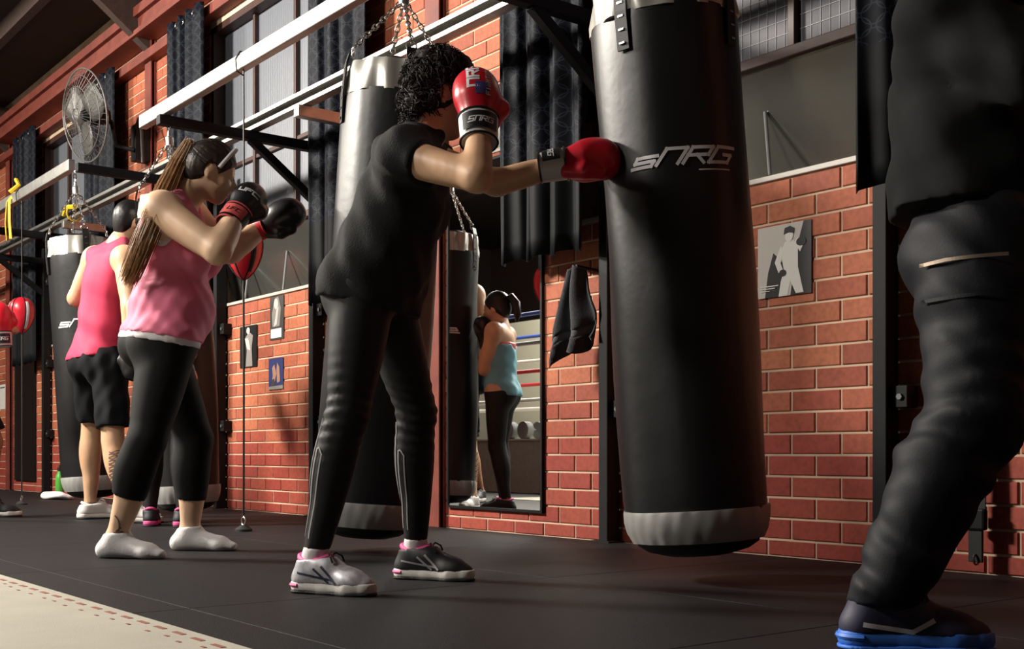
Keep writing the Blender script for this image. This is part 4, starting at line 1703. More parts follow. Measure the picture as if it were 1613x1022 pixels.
    for (cc, ra) in ((hd - hf * 0.070 - hu * 0.025, (0.064, 0.045, 0.070)), (hd - hf * 0.062 - hu * 0.090, (0.045, 0.030, 0.035)), (hd - hf * 0.02 - hu * 0.0, (0.088, 0.09, 0.09))):
        for i in range(420):
            d = unit(r.normal(0, 1, 3))
            if np.dot(d, hf) > -0.1:
                continue
            p0 = cc + hs * np.dot(d, hs) * ra[0] + hf * np.dot(d, hf) * ra[1] + hu * np.dot(d, hu) * ra[2] + d * 0.003
            tng = unit(unit(np.cross(d, r.normal(0, 1, 3))) - UP * 0.6)
            wl = r.uniform(0.004, 0.014)
            pts = [p0 + d * wl * math.sin(math.pi * k / 5) + tng * 0.03 * k / 5 + np.cross(d, tng) * 0.006 * math.sin(k) for k in range(6)]
            g.tube(pts, [0.0016, 0.0017, 0.0017, 0.0015, 0.0012, 0.0006], 3)
    g.build('curls', 'hair_dark', hair, smooth=True)
    # gloves
    xr = unit(D(752, 140, 3.47) - J['wrR'])
    glove('boxing_glove', 'red glove with white cuff held up at the face', J['wrR'] + xr * 0.012, xr, -FWD * 1.0 + RGT * 0.12, 'red_leather', 'white_leather', t, 1.02, thumb=-1,
          badge=('badge', 'SNRG', 'white_print'),
          texts=[('NRG', 0.026, 0.030, 0.010, 0.0075, 0.140, -0.004, True, 'white_print'), ('FIGHTING', 0.0085, 0.012, 0.0065, 0.0028, 0.120, 0.030, True, 'white_print'),
                 ('#', 0.034, 0.034, 0.01, 0.0052, 0.070, 0.006, False, 'blue_print')])
    xl = unit(D(958, 246, 3.72) - J['wrL'])
    glove('boxing_glove', 'red glove with white cuff driven into the heavy bag', J['wrL'] - xl * 0.01, xl, UP * 1.0 - FWD * 0.5, 'red_leather', 'white_leather', t, 0.98, thumb=-1,
          badge=('badge', 'SNRG', 'white_print'))
    # socks and runners
    for sd in 'RL':
        a = J['an' + sd]
        sk = [E(p, 0.004, [(a + UP * 0.03, UP), (a - UP * 0.03, -UP)]) for p in pick(L, 'ca' + sd, 'ft' + sd)]
        sdf_obj('sock', sk, 0.006, 'white_cloth', t)
        shoe('running_shoe', 'silver and navy runner with pink lining' if sd == 'R' else 'black runner with white sole and pink heel', a, J['toe' + sd], t,
             'shoe_silver' if sd == 'R' else 'shoe_black', 'sole_white', 'shoe_pink', s=1.02,
             accent=[((0.03, 0.075, 0.007), (0.075, 0.038, 0.007)), ((0.055, 0.082, 0.007), (0.10, 0.038, 0.007)), ((-0.03, 0.062, 0.006), (0.09, 0.045, 0.006))],
             accent_m='shoe_navy' if sd == 'R' else 'reflect', heelm='shoe_pink')
    return J


# ---------------------------------------------------------------- woman in the pink top
def woman_pink():
    J = dict(hipR=D(266, 543, 4.71), hipL=D(247, 545, 4.88), shR=D(254, 332, 4.63), shL=D(298, 340, 4.97),
             elR=D(343, 396, 4.52), wrR=D(370, 342, 4.68), elL=D(362, 396, 5.02), wrL=D(412, 358, 5.08),
             neck=D(287, 308, 4.80), head=D(333, 270, 4.82), face=dirc(0.90, 0.30, -0.30), hup=unit(UP + RGT * 0.35),
             knR=D(232, 692, 4.60), knL=D(308, 692, 5.0), anR=D(184, 842, 4.66), anL=D(299, 828, 5.03),
             toeR=dirc(0.96, -0.20), toeL=dirc(0.97, -0.1), arm=1.26, leg=1.06)
    J['anR'][2] = 0.085
    J['anL'][2] = 0.085
    print('W2', lens(J))
    base = (J['anR'] + J['anL']) / 2
    t = thing('person', 'person in pink tank top with long ponytail and white socks', 'person', (base[0], base[1], 0))
    L = person_prims(J, 1.0, 1.12, bust=1.05, belly=0.035, shod=False)
    j = J['_']
    body = skin_body('body', L, 0.0115, 'skin_pale', t)
    eyes(J, body)
    lips(J, body)
    hb, upv = j['hipc'], j['up']
    arm_top = []
    tors = pick(L, 'torso')
    # tank: torso only, cut at the neckline and armholes
    top = hb + upv * j['tl'] * 0.86
    arms_sub = [ell(J['sh' + sd] + (j['sc'] * (-1 if sd == 'R' else 1)) * 0.035 - upv * 0.01, (0.075, 0.10, 0.125), (j['sc'], j['fc'], upv), 0.01, sub=True) for sd in 'RL']
    nk = ell(J['neck'] + j['fc'] * 0.05 + upv * 0.02, (0.075, 0.10, 0.10), (j['sc'], j['fc'], upv), 0.01, sub=True)
    ents = [E(p, 0.014) for p in tors] + [E(p, 0.008) for p in pick(L, 'trap')] + [E(p, 0.011) for p in pick(L, 'th')] + [E(p) for p in arms_sub] + [E(nk)]
    hem = (hb + UP * 0.030, unit(-UP - RGT * 0.16))
    sdf_obj('tank_top', ents, 0.009, 'pink', t, noise=folds(8, 0.0026, 95, (0.1, 0.1, 1)), gcuts=[hem])
    # white undershirt showing at hem and armhole
    arms_in = [ell(J['sh' + sd] + (j['sc'] * (-1 if sd == 'R' else 1)) * 0.043 - upv * 0.005, (0.075, 0.092, 0.115), (j['sc'], j['fc'], upv), 0.01, sub=True) for sd in 'RL']
    ents = [E(p, 0.009) for p in tors] + [E(p, 0.006) for p in pick(L, 'th')] + [E(p) for p in arms_in] + [E(nk)]
    sdf_obj('undershirt', ents, 0.009, 'white_cloth', t, gcuts=[(hb + UP * 0.004, unit(-UP - RGT * 0.16)), (hb + upv * j['tl'] * 0.93, upv)])
    # capri leggings
    ents = [E(p, 0.004, [(hb + UP * 0.07, unit(UP + RGT * 0.16))]) for p in tors]
    for sd in 'RL':
        ents += [E(p, 0.004, [(hb + UP * 0.05, unit(UP + RGT * 0.16))]) for p in pick(L, 'th' + sd)]
        K, A_ = J['kn' + sd], J['an' + sd]
        cut = K + (A_ - K) * (0.58 if sd == 'R' else 0.66)
        ents += [E(p, 0.006, [(cut, unit(A_ - K))]) for p in pick(L, 'ca' + sd)]
    sdf_obj('capri_leggings', ents, 0.0095, 'capri', t, noise=folds(12, 0.0006, 30))
    # socks
    for sd in 'RL':
        a = J['an' + sd]
        sk = [E(p, 0.005, [(a + UP * 0.005 , unit(UP - J['toe' + sd] * 0.1))]) for p in pick(L, 'ca' + sd, 'ft' + sd)]
        sdf_obj('ankle_sock', sk, 0.006, 'sock', t, gcuts=[(np.array([0, 0, 0.001]), -UP)])
    # ankle tattoo
    K, A_ = J['knR'], J['anR']
    cal = [E(p) for p in pick(L, 'caR', 'ftR')]
    cres = [[(0.020 * math.cos(a) - 0.010, 0.035 * math.sin(a)) for a in np.linspace(-1.4, 1.3, 10)], [(-0.012, -0.033), (0.018, -0.030)], [(-0.004, -0.026), (0.012, -0.014)]]
    decal('ankle_tattoo', (cres, 0.006), A_ + (K - A_) * 0.13, RGT, UP, FWD, cal, 'tattoo', body)
    # hair cap, ponytail, headband
    hd, hs, hf, hu = j['hd'], j['hs'], j['hf'], j['hu']
    r = np.random.default_rng(2)
    he = [E(p, 0.004) for p in shell(hd, hs, hf, hu, 1.0)]
    he.append(E(ell(hd - hf * 0.065 - hu * 0.02, (0.060, 0.040, 0.065), (hs, hf, hu), 0.03)))
    for d in (-1, 1):
        he.append(E(ell(hd + hs * d * 0.080 - hu * 0.012, (0.02, 0.026, 0.034), (hs, hf, hu), 0.015, sub=True)))
    ax = unit(hu * 0.9 - hf * 0.5)

    def comb(P):
        q = P - hd
        return 0.0012 * np.sin((q @ hs) * 420 + 8 * np.sin((q @ hf) * 30)) + 0.0008 * np.sin((q @ hu) * 300 + (q @ hf) * 200)
    cap = sdf_obj('hair', he, 0.0055, 'hair_brown', t, noise=comb, gcuts=[(hd + hf * 0.040 - hu * 0.0, unit(hf - hu * 0.9))], relax=0)
    knot = hd - hf * 0.085 + hu * 0.062
    g = G()
    cen = hd + hu * 0.030 - hf * 0.010
    kd = unit(knot - cen)
    ra = np.array((0.0845, 0.1025, 0.1005))
    for i in range(520):
        d = unit(r.normal(0, 1, 3))
        lf, lu = np.dot(d, hf), np.dot(d, hu)
        if lf - 0.9 * lu > 0.25 or lu < -0.45:
            continue
        pts = []
        for k in range(8):
            e = unit(d * (1 - k / 7) + kd * (k / 7) + r.normal(0, 0.004, 3))
            pts.append(cen + hs * np.dot(e, hs) * ra[0] + hf * np.dot(e, hf) * ra[1] + hu * np.dot(e, hu) * ra[2])
        g.tube(pts, 0.0013, 3)
    g.build('combed_hair', 'hair_brown', cap, smooth=True)
    G().torus(knot - hf * 0.006, unit(-hf + hu * 0.3), 0.020, 0.008, 16, 8).build('hair_tie', 'hair_black', cap, smooth=True)
    dep = 4.72
    path = [knot + hf * 0.01, knot - hf * 0.03 + hu * 0.012, D(282, 258, 4.79), D(262, 300, 4.70), D(243, 345, 4.60), D(226, 385, 4.57), D(212, 420, 4.60), D(203, 440, 4.62)]
    g = G()
    g.tube(path, [0.016, 0.022, 0.028, 0.031, 0.032, 0.027, 0.016, 0.004], 14)
    pt = g.build('ponytail', 'hair_blond', t, smooth=True)
    strand_hair('locks', path, 520, [0.006, 0.014, 0.022, 0.026, 0.028, 0.028, 0.026, 0.024], 0.0014, 'hair_blond', pt, 4, 0.008)
    hb_pts = []
    A = hs
    for k in range(40):
        th = 2 * math.pi * k / 40
        ctr = hd + hf * 0.030 + hu * 0.030
        dvec = unit(hu * 0.93 + hf * 0.36)
        bvec = hs
        # ring in the plane spanned by side and a tilted up vector
        hb_pts.append(ctr + bvec * math.cos(th) * 0.086 + dvec * math.sin(th) * 0.102)
    V, F = [], []
    nrm = unit(np.cross(hs, unit(hu * 0.93 + hf * 0.36)))
    ctr = hd + hf * 0.030 + hu * 0.030
    for p in hb_pts:
        for w_ in (-0.008, 0.008):
            V.append(p + nrm * w_)
    n = len(hb_pts)
    keep = [k for k in range(n) if math.sin(2 * math.pi * k / n) > -0.25]
    for k in range(n):
        if k in keep and (k + 1) % n in keep:
            k2 = (k + 1) % n
            F.append((2 * k, 2 * k2, 2 * k2 + 1, 2 * k + 1))
    g = G()
    g.add(V, F)
    o = g.build('headband', 'white_cloth', t, smooth=True)
    sm = o.modifiers.new('thickness', 'SOLIDIFY')
    sm.thickness = 0.003
    # gloves
    xr = unit(D(402, 303, 4.80) - J['wrR'])
    glove('boxing_glove', 'black glove with red trimmed cuff held at the chin', J['wrR'] + xr * 0.005, xr, -FWD + UP * 0.25, 'black_leather', 'black_leather', t, 1.0, thumb=-1, rim='coral',
          badge=('coral', 'UFC', 'badge'), texts=[('UFC', 0.022, 0.018, 0.007, 0.0055, 0.090, 0.012, False, 'white_print')])
    xl = unit(D(462, 332, 5.02) - J['wrL'])
    glove('boxing_glove', 'dark red and black glove thrown forward', J['wrL'] + xl * 0.005, xl, -FWD + UP * 0.6, 'black_leather', 'red_leather', t, 1.0, thumb=-1, rim='coral')
    return J


# ---------------------------------------------------------------- man in the crimson singlet (seen from behind)
def man_singlet():
    J = dict(hipR=D(172, 572, 7.10), hipL=D(142, 572, 7.26), shR=D(198, 408, 6.98), shL=D(150, 408, 7.36),
             elR=D(206, 484, 6.88), wrR=D(208, 545, 6.90), elL=D(120, 470, 7.40), wrL=D(156, 462, 7.58),
             neck=D(188, 384, 7.22), head=D(207, 350, 7.24), face=dirc(0.70, 0.70, -0.1),
             knR=D(178, 690, 7.06), knL=D(146, 674, 7.40), anR=D(198, 806, 7.00), anL=D(142, 800, 7.42),
             toeR=dirc(0.9, 0.05), toeL=dirc(0.75, 0.45), leg=0.98)
    J['anR'][2] = 0.105
    J['anL'][2] = 0.105
    print('M1', lens(J))
    base = (J['anR'] + J['anL']) / 2
    t = thing('person', 'person in crimson singlet and black shorts seen from behind', 'person', (base[0], base[1], 0))
    L = person_prims(J, 1.10, 1.02, male=True)
    j = J['_']
    body = skin_body('body', L, 0.012, 'skin', t)
    eyes(J, body)
    hb, upv = j['hipc'], j['up']
    arms_sub = [ell(J['sh' + sd] + (j['sc'] * (-1 if sd == 'R' else 1)) * 0.05, (0.075, 0.13, 0.12), (j['sc'], j['fc'], upv), 0.01, sub=True) for sd in 'RL']
    nk = ell(J['neck'] + upv * 0.045, (0.075, 0.12, 0.06), (j['sc'], j['fc'], upv), 0.01, sub=True)
    ents = [E(p, 0.012) for p in pick(L, 'torso', 'trap')]
    ents.append(E(rcone(hb + upv * 0.3, hb + UP * 0.0, 0.13, 0.145, 0.06, side=j['sp'], ws=1.2), 0))
    ents += [E(p) for p in arms_sub] + [E(nk)]
    sdf_obj('singlet', ents, 0.010, 'hot_pink', t, noise=folds(4, 0.004, 55, (0.8, 0.3, 0.6)), gcuts=[(hb + UP * 0.03, unit(-UP + RGT * 0.1))])
    ents = [E(p, 0.010, [(hb + UP * 0.12, UP)]) for p in pick(L, 'torso')]
    for sd in 'RL':
        H, K = J['hip' + sd], J['kn' + sd]
        ents.append(E(rcone(H, K, 0.105, 0.090, 0.05), 0.005, [(H + (K - H) * 0.86, unit(K - H))]))
    sdf_obj('shorts', ents, 0.011, 'shorts', t, noise=folds(9, 0.005, 55, (1, 0.4, 0.2)))
    hd, hs, hf, hu = j['hd'], j['hs'], j['hf'], j['hu']
    he = [E(p, 0.004) for p in shell(hd, hs, hf, hu, 1.06)]
    he.append(E(ell(hd - hf * 0.065 - hu * 0.03, (0.062, 0.042, 0.07), (hs, hf, hu), 0.03)))
    for d in (-1, 1):
        he.append(E(ell(hd + hs * d * 0.084 - hu * 0.012, (0.02, 0.026, 0.034), (hs, hf, hu), 0.015, sub=True)))
    sdf_obj('hair', he, 0.007, 'hair_black', t, gcuts=[(hd + hf * 0.045, unit(hf - hu * 0.9))], noise=lambda P: 0.0012 * np.sin(P @ np.array([300, 200, 250])) * np.sin(P @ np.array([-150, 310, 90])))
    for sd, th in (('R', -1), ('L', 1)):
        x = unit(J['wr' + sd] - J['el' + sd])
        glove('boxing_glove', None, J['wr' + sd], x, UP - FWD * 0.4, 'black_leather', 'black_leather', t, 1.0, thumb=th)
        shoe('training_shoe', 'white low shoe with black sole', J['an' + sd], J['toe' + sd], t, 'shoe_white', 'sole_white', 'shoe_white', lace='shoe_white', s=1.08, low=True)
        a = J['an' + sd]
        sk = [E(p, 0.004, [(a - UP * 0.005, UP), (a - UP * 0.04, -UP)]) for p in pick(L, 'ca' + sd, 'ft' + sd)]
        sdf_obj('sock', sk, 0.008, 'lace', t)
    # calf tattoo
    K, A_ = J['knR'], J['anR']
    cal = [E(p) for p in pick(L, 'caR')]
    r = random.Random(3)
    pls = []
    for i in range(24):
        y0 = -0.09 + 0.0095 * i
        pls.append([(x, y0 + 0.006 * math.sin(90 * x + i * 1.7)) for x in np.linspace(-0.045, 0.040, 9)])
    decal('calf_tattoo', (pls, 0.005), K + (A_ - K) * 0.52, RGT, UP, FWD, cal, 'tattoo', body)
    return J


# ---------------------------------------------------------------- woman in the pale blue top (seen in the mirror)
def woman_blue():
    bx, by = -6.485, -1.22
    f = unit((-0.88, 0.42, 0))
    lft = np.cross(UP, f)

    def W(a, b, z):
        return np.array([bx, by, 0]) + f * a + lft * b + UP * z
    J = dict(hipR=W(-0.02, -0.085, 0.83), hipL=W(0.02, 0.085, 0.83), shR=W(-0.03, -0.165, 1.25), shL=W(0.03, 0.165, 1.25),
             elR=W(0.07, -0.12, 0.99), wrR=W(0.06, -0.11, 1.18), elL=W(0.02, 0.20, 1.00), wrL=W(0.06, 0.12, 1.18),
             neck=W(0.0, 0, 1.29), head=W(0.03, 0, 1.425), face=unit(f - UP * 0.1),
             knR=W(-0.01, -0.08, 0.46), knL=W(0.05, 0.08, 0.46), anR=W(-0.09, -0.09, 0.105), anL=W(0.02, 0.09, 0.105),
             toeR=unit(f - lft * 0.4), toeL=f)
    base = np.array([bx, by, 0])
    t = thing('person', 'person in pale blue tank top, mirrored in the wall mirror', 'person', tuple(base))
    L = person_prims(J, 0.95, 0.95)
    j = J['_']
    body = skin_body('body', L, 0.0125, 'skin', t)
    eyes(J, body)
    hb, upv = j['hipc'], j['up']
    arms_sub = [ell(J['sh' + sd] + (j['sc'] * (-1 if sd == 'R' else 1)) * 0.035 - upv * 0.01, (0.07, 0.10, 0.12), (j['sc'], j['fc'], upv), 0.01, sub=True) for sd in 'RL']
    bk = ell(J['neck'] - j['fc'] * 0.09 - upv * 0.02, (0.10, 0.08, 0.13), (j['sc'], j['fc'], upv), 0.01, sub=True)
    ents = [E(p, 0.013) for p in pick(L, 'torso')] + [E(p) for p in arms_sub] + [E(bk)]
    sdf_obj('tank_top', ents, 0.011, 'blue_top', t, noise=folds(21, 0.003, 70), gcuts=[(hb - UP * 0.02, -UP), (hb + upv * j['tl'] * 0.80, upv)])
    ents = [E(p, 0.006) for p in pick(L, 'torso')]
    sdf_obj('crop_bra', ents, 0.011, 'coral', t, gcuts=[(hb + upv * j['tl'] * 0.70, -upv), (hb + upv * j['tl'] * 0.84, upv)])
    ents = [E(p, 0.005, [(hb + UP * 0.0, UP)]) for p in pick(L, 'torso')]
    for sd in 'RL':
        ents += [E(p, 0.005, [(hb, UP)]) for p in pick(L, 'th' + sd, 'ca' + sd)]
    sdf_obj('leggings', ents, 0.011, 'legging', t)
    hd, hs, hf, hu = j['hd'], j['hs'], j['hf'], j['hu']
    he = [E(p, 0.004) for p in shell(hd, hs, hf, hu, 0.95)]
    he.append(E(ell(hd - hf * 0.06 - hu * 0.02, (0.058, 0.04, 0.06), (hs, hf, hu), 0.03)))
    cap = sdf_obj('hair', he, 0.007, 'hair_black', t, gcuts=[(hd + hf * 0.035, unit(hf - hu * 0.9))])
    kn = hd - hf * 0.09 + hu * 0.05
    g = G()
    g.tube([kn + hf * 0.02, kn - hf * 0.03 + hu * 0.01, kn - hf * 0.06 - hu * 0.04, kn - hf * 0.065 - hu * 0.12, kn - hf * 0.055 - hu * 0.17], [0.02, 0.03, 0.034, 0.026, 0.006], 12)
    pt = g.build('ponytail', 'hair_black', t, smooth=True)
    for sd, th in (('R', -1), ('L', 1)):
        x = unit(UP + f * 0.15)
        glove('boxing_glove', None, J['wr' + sd], x, f * -1 + UP * 0.1, 'black_leather', 'black_leather', t, 0.9, thumb=th)
        shoe('running_shoe', 'black running shoe with pink collar and sole', J['an' + sd], J['toe' + sd], t, 'shoe_black', 'shoe_pink', 'shoe_pink', lace='shoe_white', s=0.95)


# ---------------------------------------------------------------- boxer at the far end, red gloves
def far_boxer():
    c = D(-62, 700, 7.5)
    c[2] = 0
    f = dirc(0.95, 0.3)
    lft = np.cross(UP, f)

    def W(a, b, z):
        return c + f * a + lft * b + UP * z
    g0 = D(3, 484, 7.35)
    J = dict(hipR=W(-0.03, -0.09, 0.90), hipL=W(0.03, 0.09, 0.90), shR=W(-0.04, -0.19, 1.40), shL=W(0.06, 0.19, 1.40),
             elR=W(0.12, -0.26, 1.12), wrR=D(3, 530, 7.37), elL=W(0.02, 0.26, 1.12), wrL=W(0.06, 0.16, 1.34),
             neck=W(0.02, 0, 1.45), head=W(0.05, 0, 1.60), face=unit(f - UP * 0.1),
             knR=W(-0.06, -0.11, 0.48), knL=W(0.18, 0.10, 0.49), anR=W(-0.22, -0.12, 0.1), anL=W(0.14, 0.11, 0.1),
             toeR=unit(f - lft * 0.4), toeL=f)
    el = J['wrR'] + unit(W(0.1, -0.3, 1.0) - J['wrR']) * 0.25
    J['elR'] = el
    print('M3', lens(J))
    t = thing('person', 'person at the far end holding up a red glove with white cuff', 'person', tuple(c))
    L = person_prims(J, 1.03, 1.0, male=True)
    j = J['_']
    body = skin_body('body', L, 0.0135, 'skin_tan', t)
    eyes(J, body)
    hb, upv = j['hipc'], j['up']
    ents = [E(p, 0.012) for p in pick(L, 'torso', 'trap', 'sh')]
    sdf_obj('tee_shirt', ents, 0.012, 'tee', t, gcuts=[(hb - UP * 0.03, -UP), (J['neck'] + upv * 0.03, upv)], noise=folds(31, 0.004))
    ents = [E(p, 0.012, [(hb + UP * 0.1, UP)]) for p in pick(L, 'torso')]
    for sd in 'RL':
        H, K = J['hip' + sd], J['kn' + sd]
        ents.append(E(rcone(H, K, 0.10, 0.088, 0.05), 0.005, [(H + (K - H) * 0.85, unit(K - H))]))
    sdf_obj('shorts', ents, 0.012, 'shorts', t, noise=folds(32, 0.004))
    hd, hs, hf, hu = j['hd'], j['hs'], j['hf'], j['hu']
    he = [E(p, 0.004) for p in shell(hd, hs, hf, hu, 1.03)]
    sdf_obj('hair', he, 0.008, 'hair_black', t, gcuts=[(hd + hf * 0.04, unit(hf - hu * 0.9))])
    xr = unit(UP + RGT * -0.1)
    glove('boxing_glove', 'red glove with white cuff', J['wrR'], xr, -FWD + RGT * 0.3, 'red_leather', 'white_leather', t, 1.05, thumb=-1, badge=('badge', 'SNRG', 'white_print'))
    glove('boxing_glove', 'red glove with white cuff', J['wrL'], unit(UP + f * 0.3), f * -1, 'red_leather', 'white_leather', t, 1.0, thumb=1)
    for sd in 'RL':
        shoe('training_shoe', None, J['an' + sd], J['toe' + sd], t, 'shoe_black', 'sole_white', 'shoe_black', s=1.05, low=True)


# ---------------------------------------------------------------- man in black sweatshirt and jeans
def man_black():
    J = dict(hipR=D(1556, 400, 2.52), hipL=D(1604, 400, 2.70), shR=D(1490, 20, 2.48), shL=D(1580, 18, 2.86),
             elR=D(1625, 105, 2.34), wrR=D(1660, -40, 2.52), elL=D(1690, 110, 2.86), wrL=D(1740, -30, 2.74),
             neck=D(1532, -38, 2.68), head=D(1560, -150, 2.68), face=dirc(0.95, 0.2, -0.1),
             knR=D(1542, 645, 2.47), knL=D(1760, 640, 2.72), anR=D(1385, 925, 2.50), anL=D(1725, 940, 2.80),
             toeR=dirc(0.97, -0.15), toeL=dirc(0.97, -0.1), leg=1.06)
    J['anL'][2] = 0.105
    J['anR'][2] = 0.115
    print('M2', lens(J))
    base = (J['anR'] + J['anL']) / 2
    t = thing('person', 'person in black sweatshirt and dark jeans with a hip zip pocket', 'person', (base[0], base[1], 0))
    L = person_prims(J, 1.08, 1.10, male=True)
    j = J['_']
    body = skin_body('body', L, 0.0125, 'skin', t)
    eyes(J, body)
    lips(J, body)
    hb, upv = j['hipc'], j['up']
    ents = [E(p, 0.020) for p in pick(L, 'torso')] + [E(p, 0.016) for p in pick(L, 'sh', 'trap', 'ua')]
    for sd in 'RL':
        ents += [E(p, 0.016, [(J['wr' + sd], unit(J['wr' + sd] - J['el' + sd]))]) for p in pick(L, 'fa' + sd)]
    ents.append(E(rcone(hb + upv * 0.40 - j['fp'] * 0.03, hb + UP * 0.02 - j['fp'] * 0.055, 0.160, 0.190, 0.07, side=j['sp'], ws=1.34), 0.0))
    hem = (hb + UP * 0.088, -UP)
    sw = sdf_obj('sweatshirt', ents, 0.0095, 'sweat', t, noise=folds(41, 0.007, 42, (0.7, 0.3, 0.7)), gcuts=[hem, (J['neck'] + upv * 0.05, upv)])
    # jeans
    ents = []
    for p in pick(L, 'torso'):
        p.k = 0.10
        ents.append(E(p, 0.010, [(hb + UP * 0.11, UP)]))
    for sd in 'RL':
        H, K, A_ = J['hip' + sd], J['kn' + sd], J['an' + sd]
        ents.append(E(rcone(H - UP * 0.01 - j['fp'] * 0.02, K, 0.124, 0.090, 0.10, rm=0.112), 0.0, [(hb + UP * 0.11, UP)]))
        ents.append(E(rcone(K, A_ - UP * 0.03, 0.090, 0.070, 0.06, rm=0.086), 0.0, [(A_ - UP * 0.025, -UP)]))
        ents += [E(p, 0.012) for p in pick(L, 'th' + sd)]
        ents += [E(p, 0.014, [(A_ - UP * 0.02, -UP)]) for p in pick(L, 'ca' + sd)]

    def jf(P):
        o = folds(43, 0.005, 60, (0.5, 0.2, 1))(P)
        for sd in 'RL':
            K = J['kn' + sd]
            d = np.linalg.norm(P - K, axis=1)
            o += np.exp(-(d / 0.20) ** 2) * 0.0035 * np.sin(P[:, 2] * 85 + 45 * (P @ RGT) + 2.5 * np.sin(P @ FWD * 26 + P[:, 2] * 9) + 2 * np.sin(P @ RGT * 23))
            A_ = J['an' + sd]
            d = np.linalg.norm(P - A_ - UP * 0.06, axis=1)
            o += np.exp(-(d / 0.12) ** 2) * 0.0035 * np.sin(P[:, 2] * 110 + 35 * (P @ RGT) + 2 * np.sin(P @ FWD * 30))
        return o
    jn = sdf_obj('jeans', ents, 0.0095, 'denim', t, noise=jf)
    zp = D(1532, 402, 2.36)
    decal('zip', ([[(-0.075, -0.004), (-0.03, 0.002), (0.03, 0.004), (0.075, 0.006)]], 0.0075), zp, RGT, UP, FWD, ents, 'zip', jn, off=0.008, push=0.12)
    # yoke and pocket seams standing proud of the denim
    for dz, wd in ((-0.075, 0.008),):
        decal('seam', ([[(-0.13, dz - 0.015), (-0.06, dz - 0.004), (0.0, dz), (0.07, dz + 0.006), (0.12, dz + 0.008)]], wd), zp, RGT, UP, FWD, ents, 'denim', jn, off=0.007, push=0.12)
    hd, hs, hf, hu = j['hd'], j['hs'], j['hf'], j['hu']
    he = [E(p, 0.004) for p in shell(hd, hs, hf, hu, 1.08)]
    sdf_obj('hair', he, 0.008, 'hair_black', t, gcuts=[(hd + hf * 0.045, unit(hf - hu * 0.9))])
    for sd in 'RL':
        shoe('running_shoe', 'dark runner with bright blue sole', J['an' + sd], J['toe' + sd], t, 'shoe_navy', 'shoe_blue', 'shoe_blue', s=1.14,
             accent=[((-0.035, 0.055, 0.010), (0.06, 0.042, 0.010)), ((0.06, 0.042, 0.010), (0.10, 0.065, 0.007))], accent_m='white_print', heelm='shoe_blue', outs='shoe_blue')


woman_black()
woman_pink()
man_singlet()
woman_blue()
far_boxer()
man_black()

# ================================================================== SMALLER THINGS
# beige canvas mat with red dashes along its edge
t = thing('canvas_mat', 'beige canvas floor mat edged with red dashes', 'mat', (-3.5, -3.1, 0))
G().box((-8.5, -3.75, 0.0005), (0.5, -2.72, 0.006)).build('canvas', 'canvas', t)
d0 = d1 = None
x = -6.0
while x < -0.6:
    if d0 is None:
        d0 = o = G().box((0, -2.765, 0.0055), (0.055, -2.752, 0.0072)).build('edge_dash', 'red_dash', t)
        d1 = o1 = G().box((0.03, -2.80, 0.0055), (0.05, -2.793, 0.0072)).build('stitch_mark', 'red_dash', t)
    else:
        o, o1 = d0.copy(), d1.copy()
        C.objects.link(o)
        C.objects.link(o1)
    o.location = (x, random.uniform(-0.003, 0.003), 0)
    o1.location = (x + random.uniform(-0.02, 0.02), random.uniform(-0.01, 0.01), 0)
    x += 0.11

# wall fan on the column
fc = np.array([-9.86, -0.56, 3.22])
fa = unit(np.array([0.13, -0.98, -0.15]))
t = thing('wall_fan', 'caged wall fan on the red column above the bags', 'fan', tuple(fc))
fx, fy, fz = frame(fa)
g = G()
Rf = 0.375
for k in range(44):
    a = 2 * math.pi * k / 44
    d = fx * math.cos(a) + fy * math.sin(a)
    g.tube([fc + fz * 0.10 + d * 0.05, fc + fz * 0.085 + d * Rf * 0.6, fc + fz * 0.02 + d * Rf, fc - fz * 0.05 + d * Rf * 0.7, fc - fz * 0.08 + d * 0.08], 0.0018, 4)
for rr, zz in ((Rf, 0.02), (Rf * 0.6, 0.085), (0.05, 0.10), (Rf * 0.7, -0.05), (Rf * 0.85, 0.055)):
    g.torus(fc + fz * zz, fz, rr, 0.004 if rr < Rf else 0.007, 40, 6)
g.build('cage', 'fan_grey', t)
for k in range(3):
    a = 2 * math.pi * k / 3 + 0.4
    d = fx * math.cos(a) + fy * math.sin(a)
    e = np.cross(fz, d)
    V, F = [], []
    for i in range(7):
        r_ = 0.05 + 0.27 * i / 6
        wd = 0.05 + 0.09 * math.sin(math.pi * (0.15 + 0.7 * i / 6))
        for j_ in range(5):
            w_ = (j_ / 4 - 0.5) * wd * 2
            V.append(fc + d * r_ + e * w_ + fz * (0.02 * (w_ / wd) + 0.015))
    for i in range(6):
        for j_ in range(4):
            q = i * 5 + j_
            F.append((q, q + 1, q + 6, q + 5))
    g = G()
    g.add(V, F)
    o = g.build('blade', 'fan_blade', t, smooth=True)
    o.modifiers.new('thickness', 'SOLIDIFY').thickness = 0.003
G().lathe([(0.03, -0.20), (0.065, -0.18), (0.075, -0.08), (0.05, 0.02), (0.03, 0.05)], 20, c=fc, axis=fz).build('motor', 'black_steel', t, smooth=True)
G().tube([fc - fz * 0.18, fc - fz * 0.22 + UP * -0.05, np.array([-9.90, -0.30, 3.02]), np.array([-9.80, -0.18, 2.98])], 0.018, 8).build('bracket', 'black_steel', t, smooth=True)
G().tube([np.array([-9.80, -0.18, 3.15]), np.array([-9.6, -0.22, 3.2]), np.array([-9.48, -0.24, 3.05]), np.array([-9.46, -0.24, 2.80])], 0.012, 8).build('cable', 'strap', t, smooth=True)
G().box((-9.89, -0.18, 2.9), (-9.77, -0.056, 3.2)).build('wall_plate', 'black_steel', t)


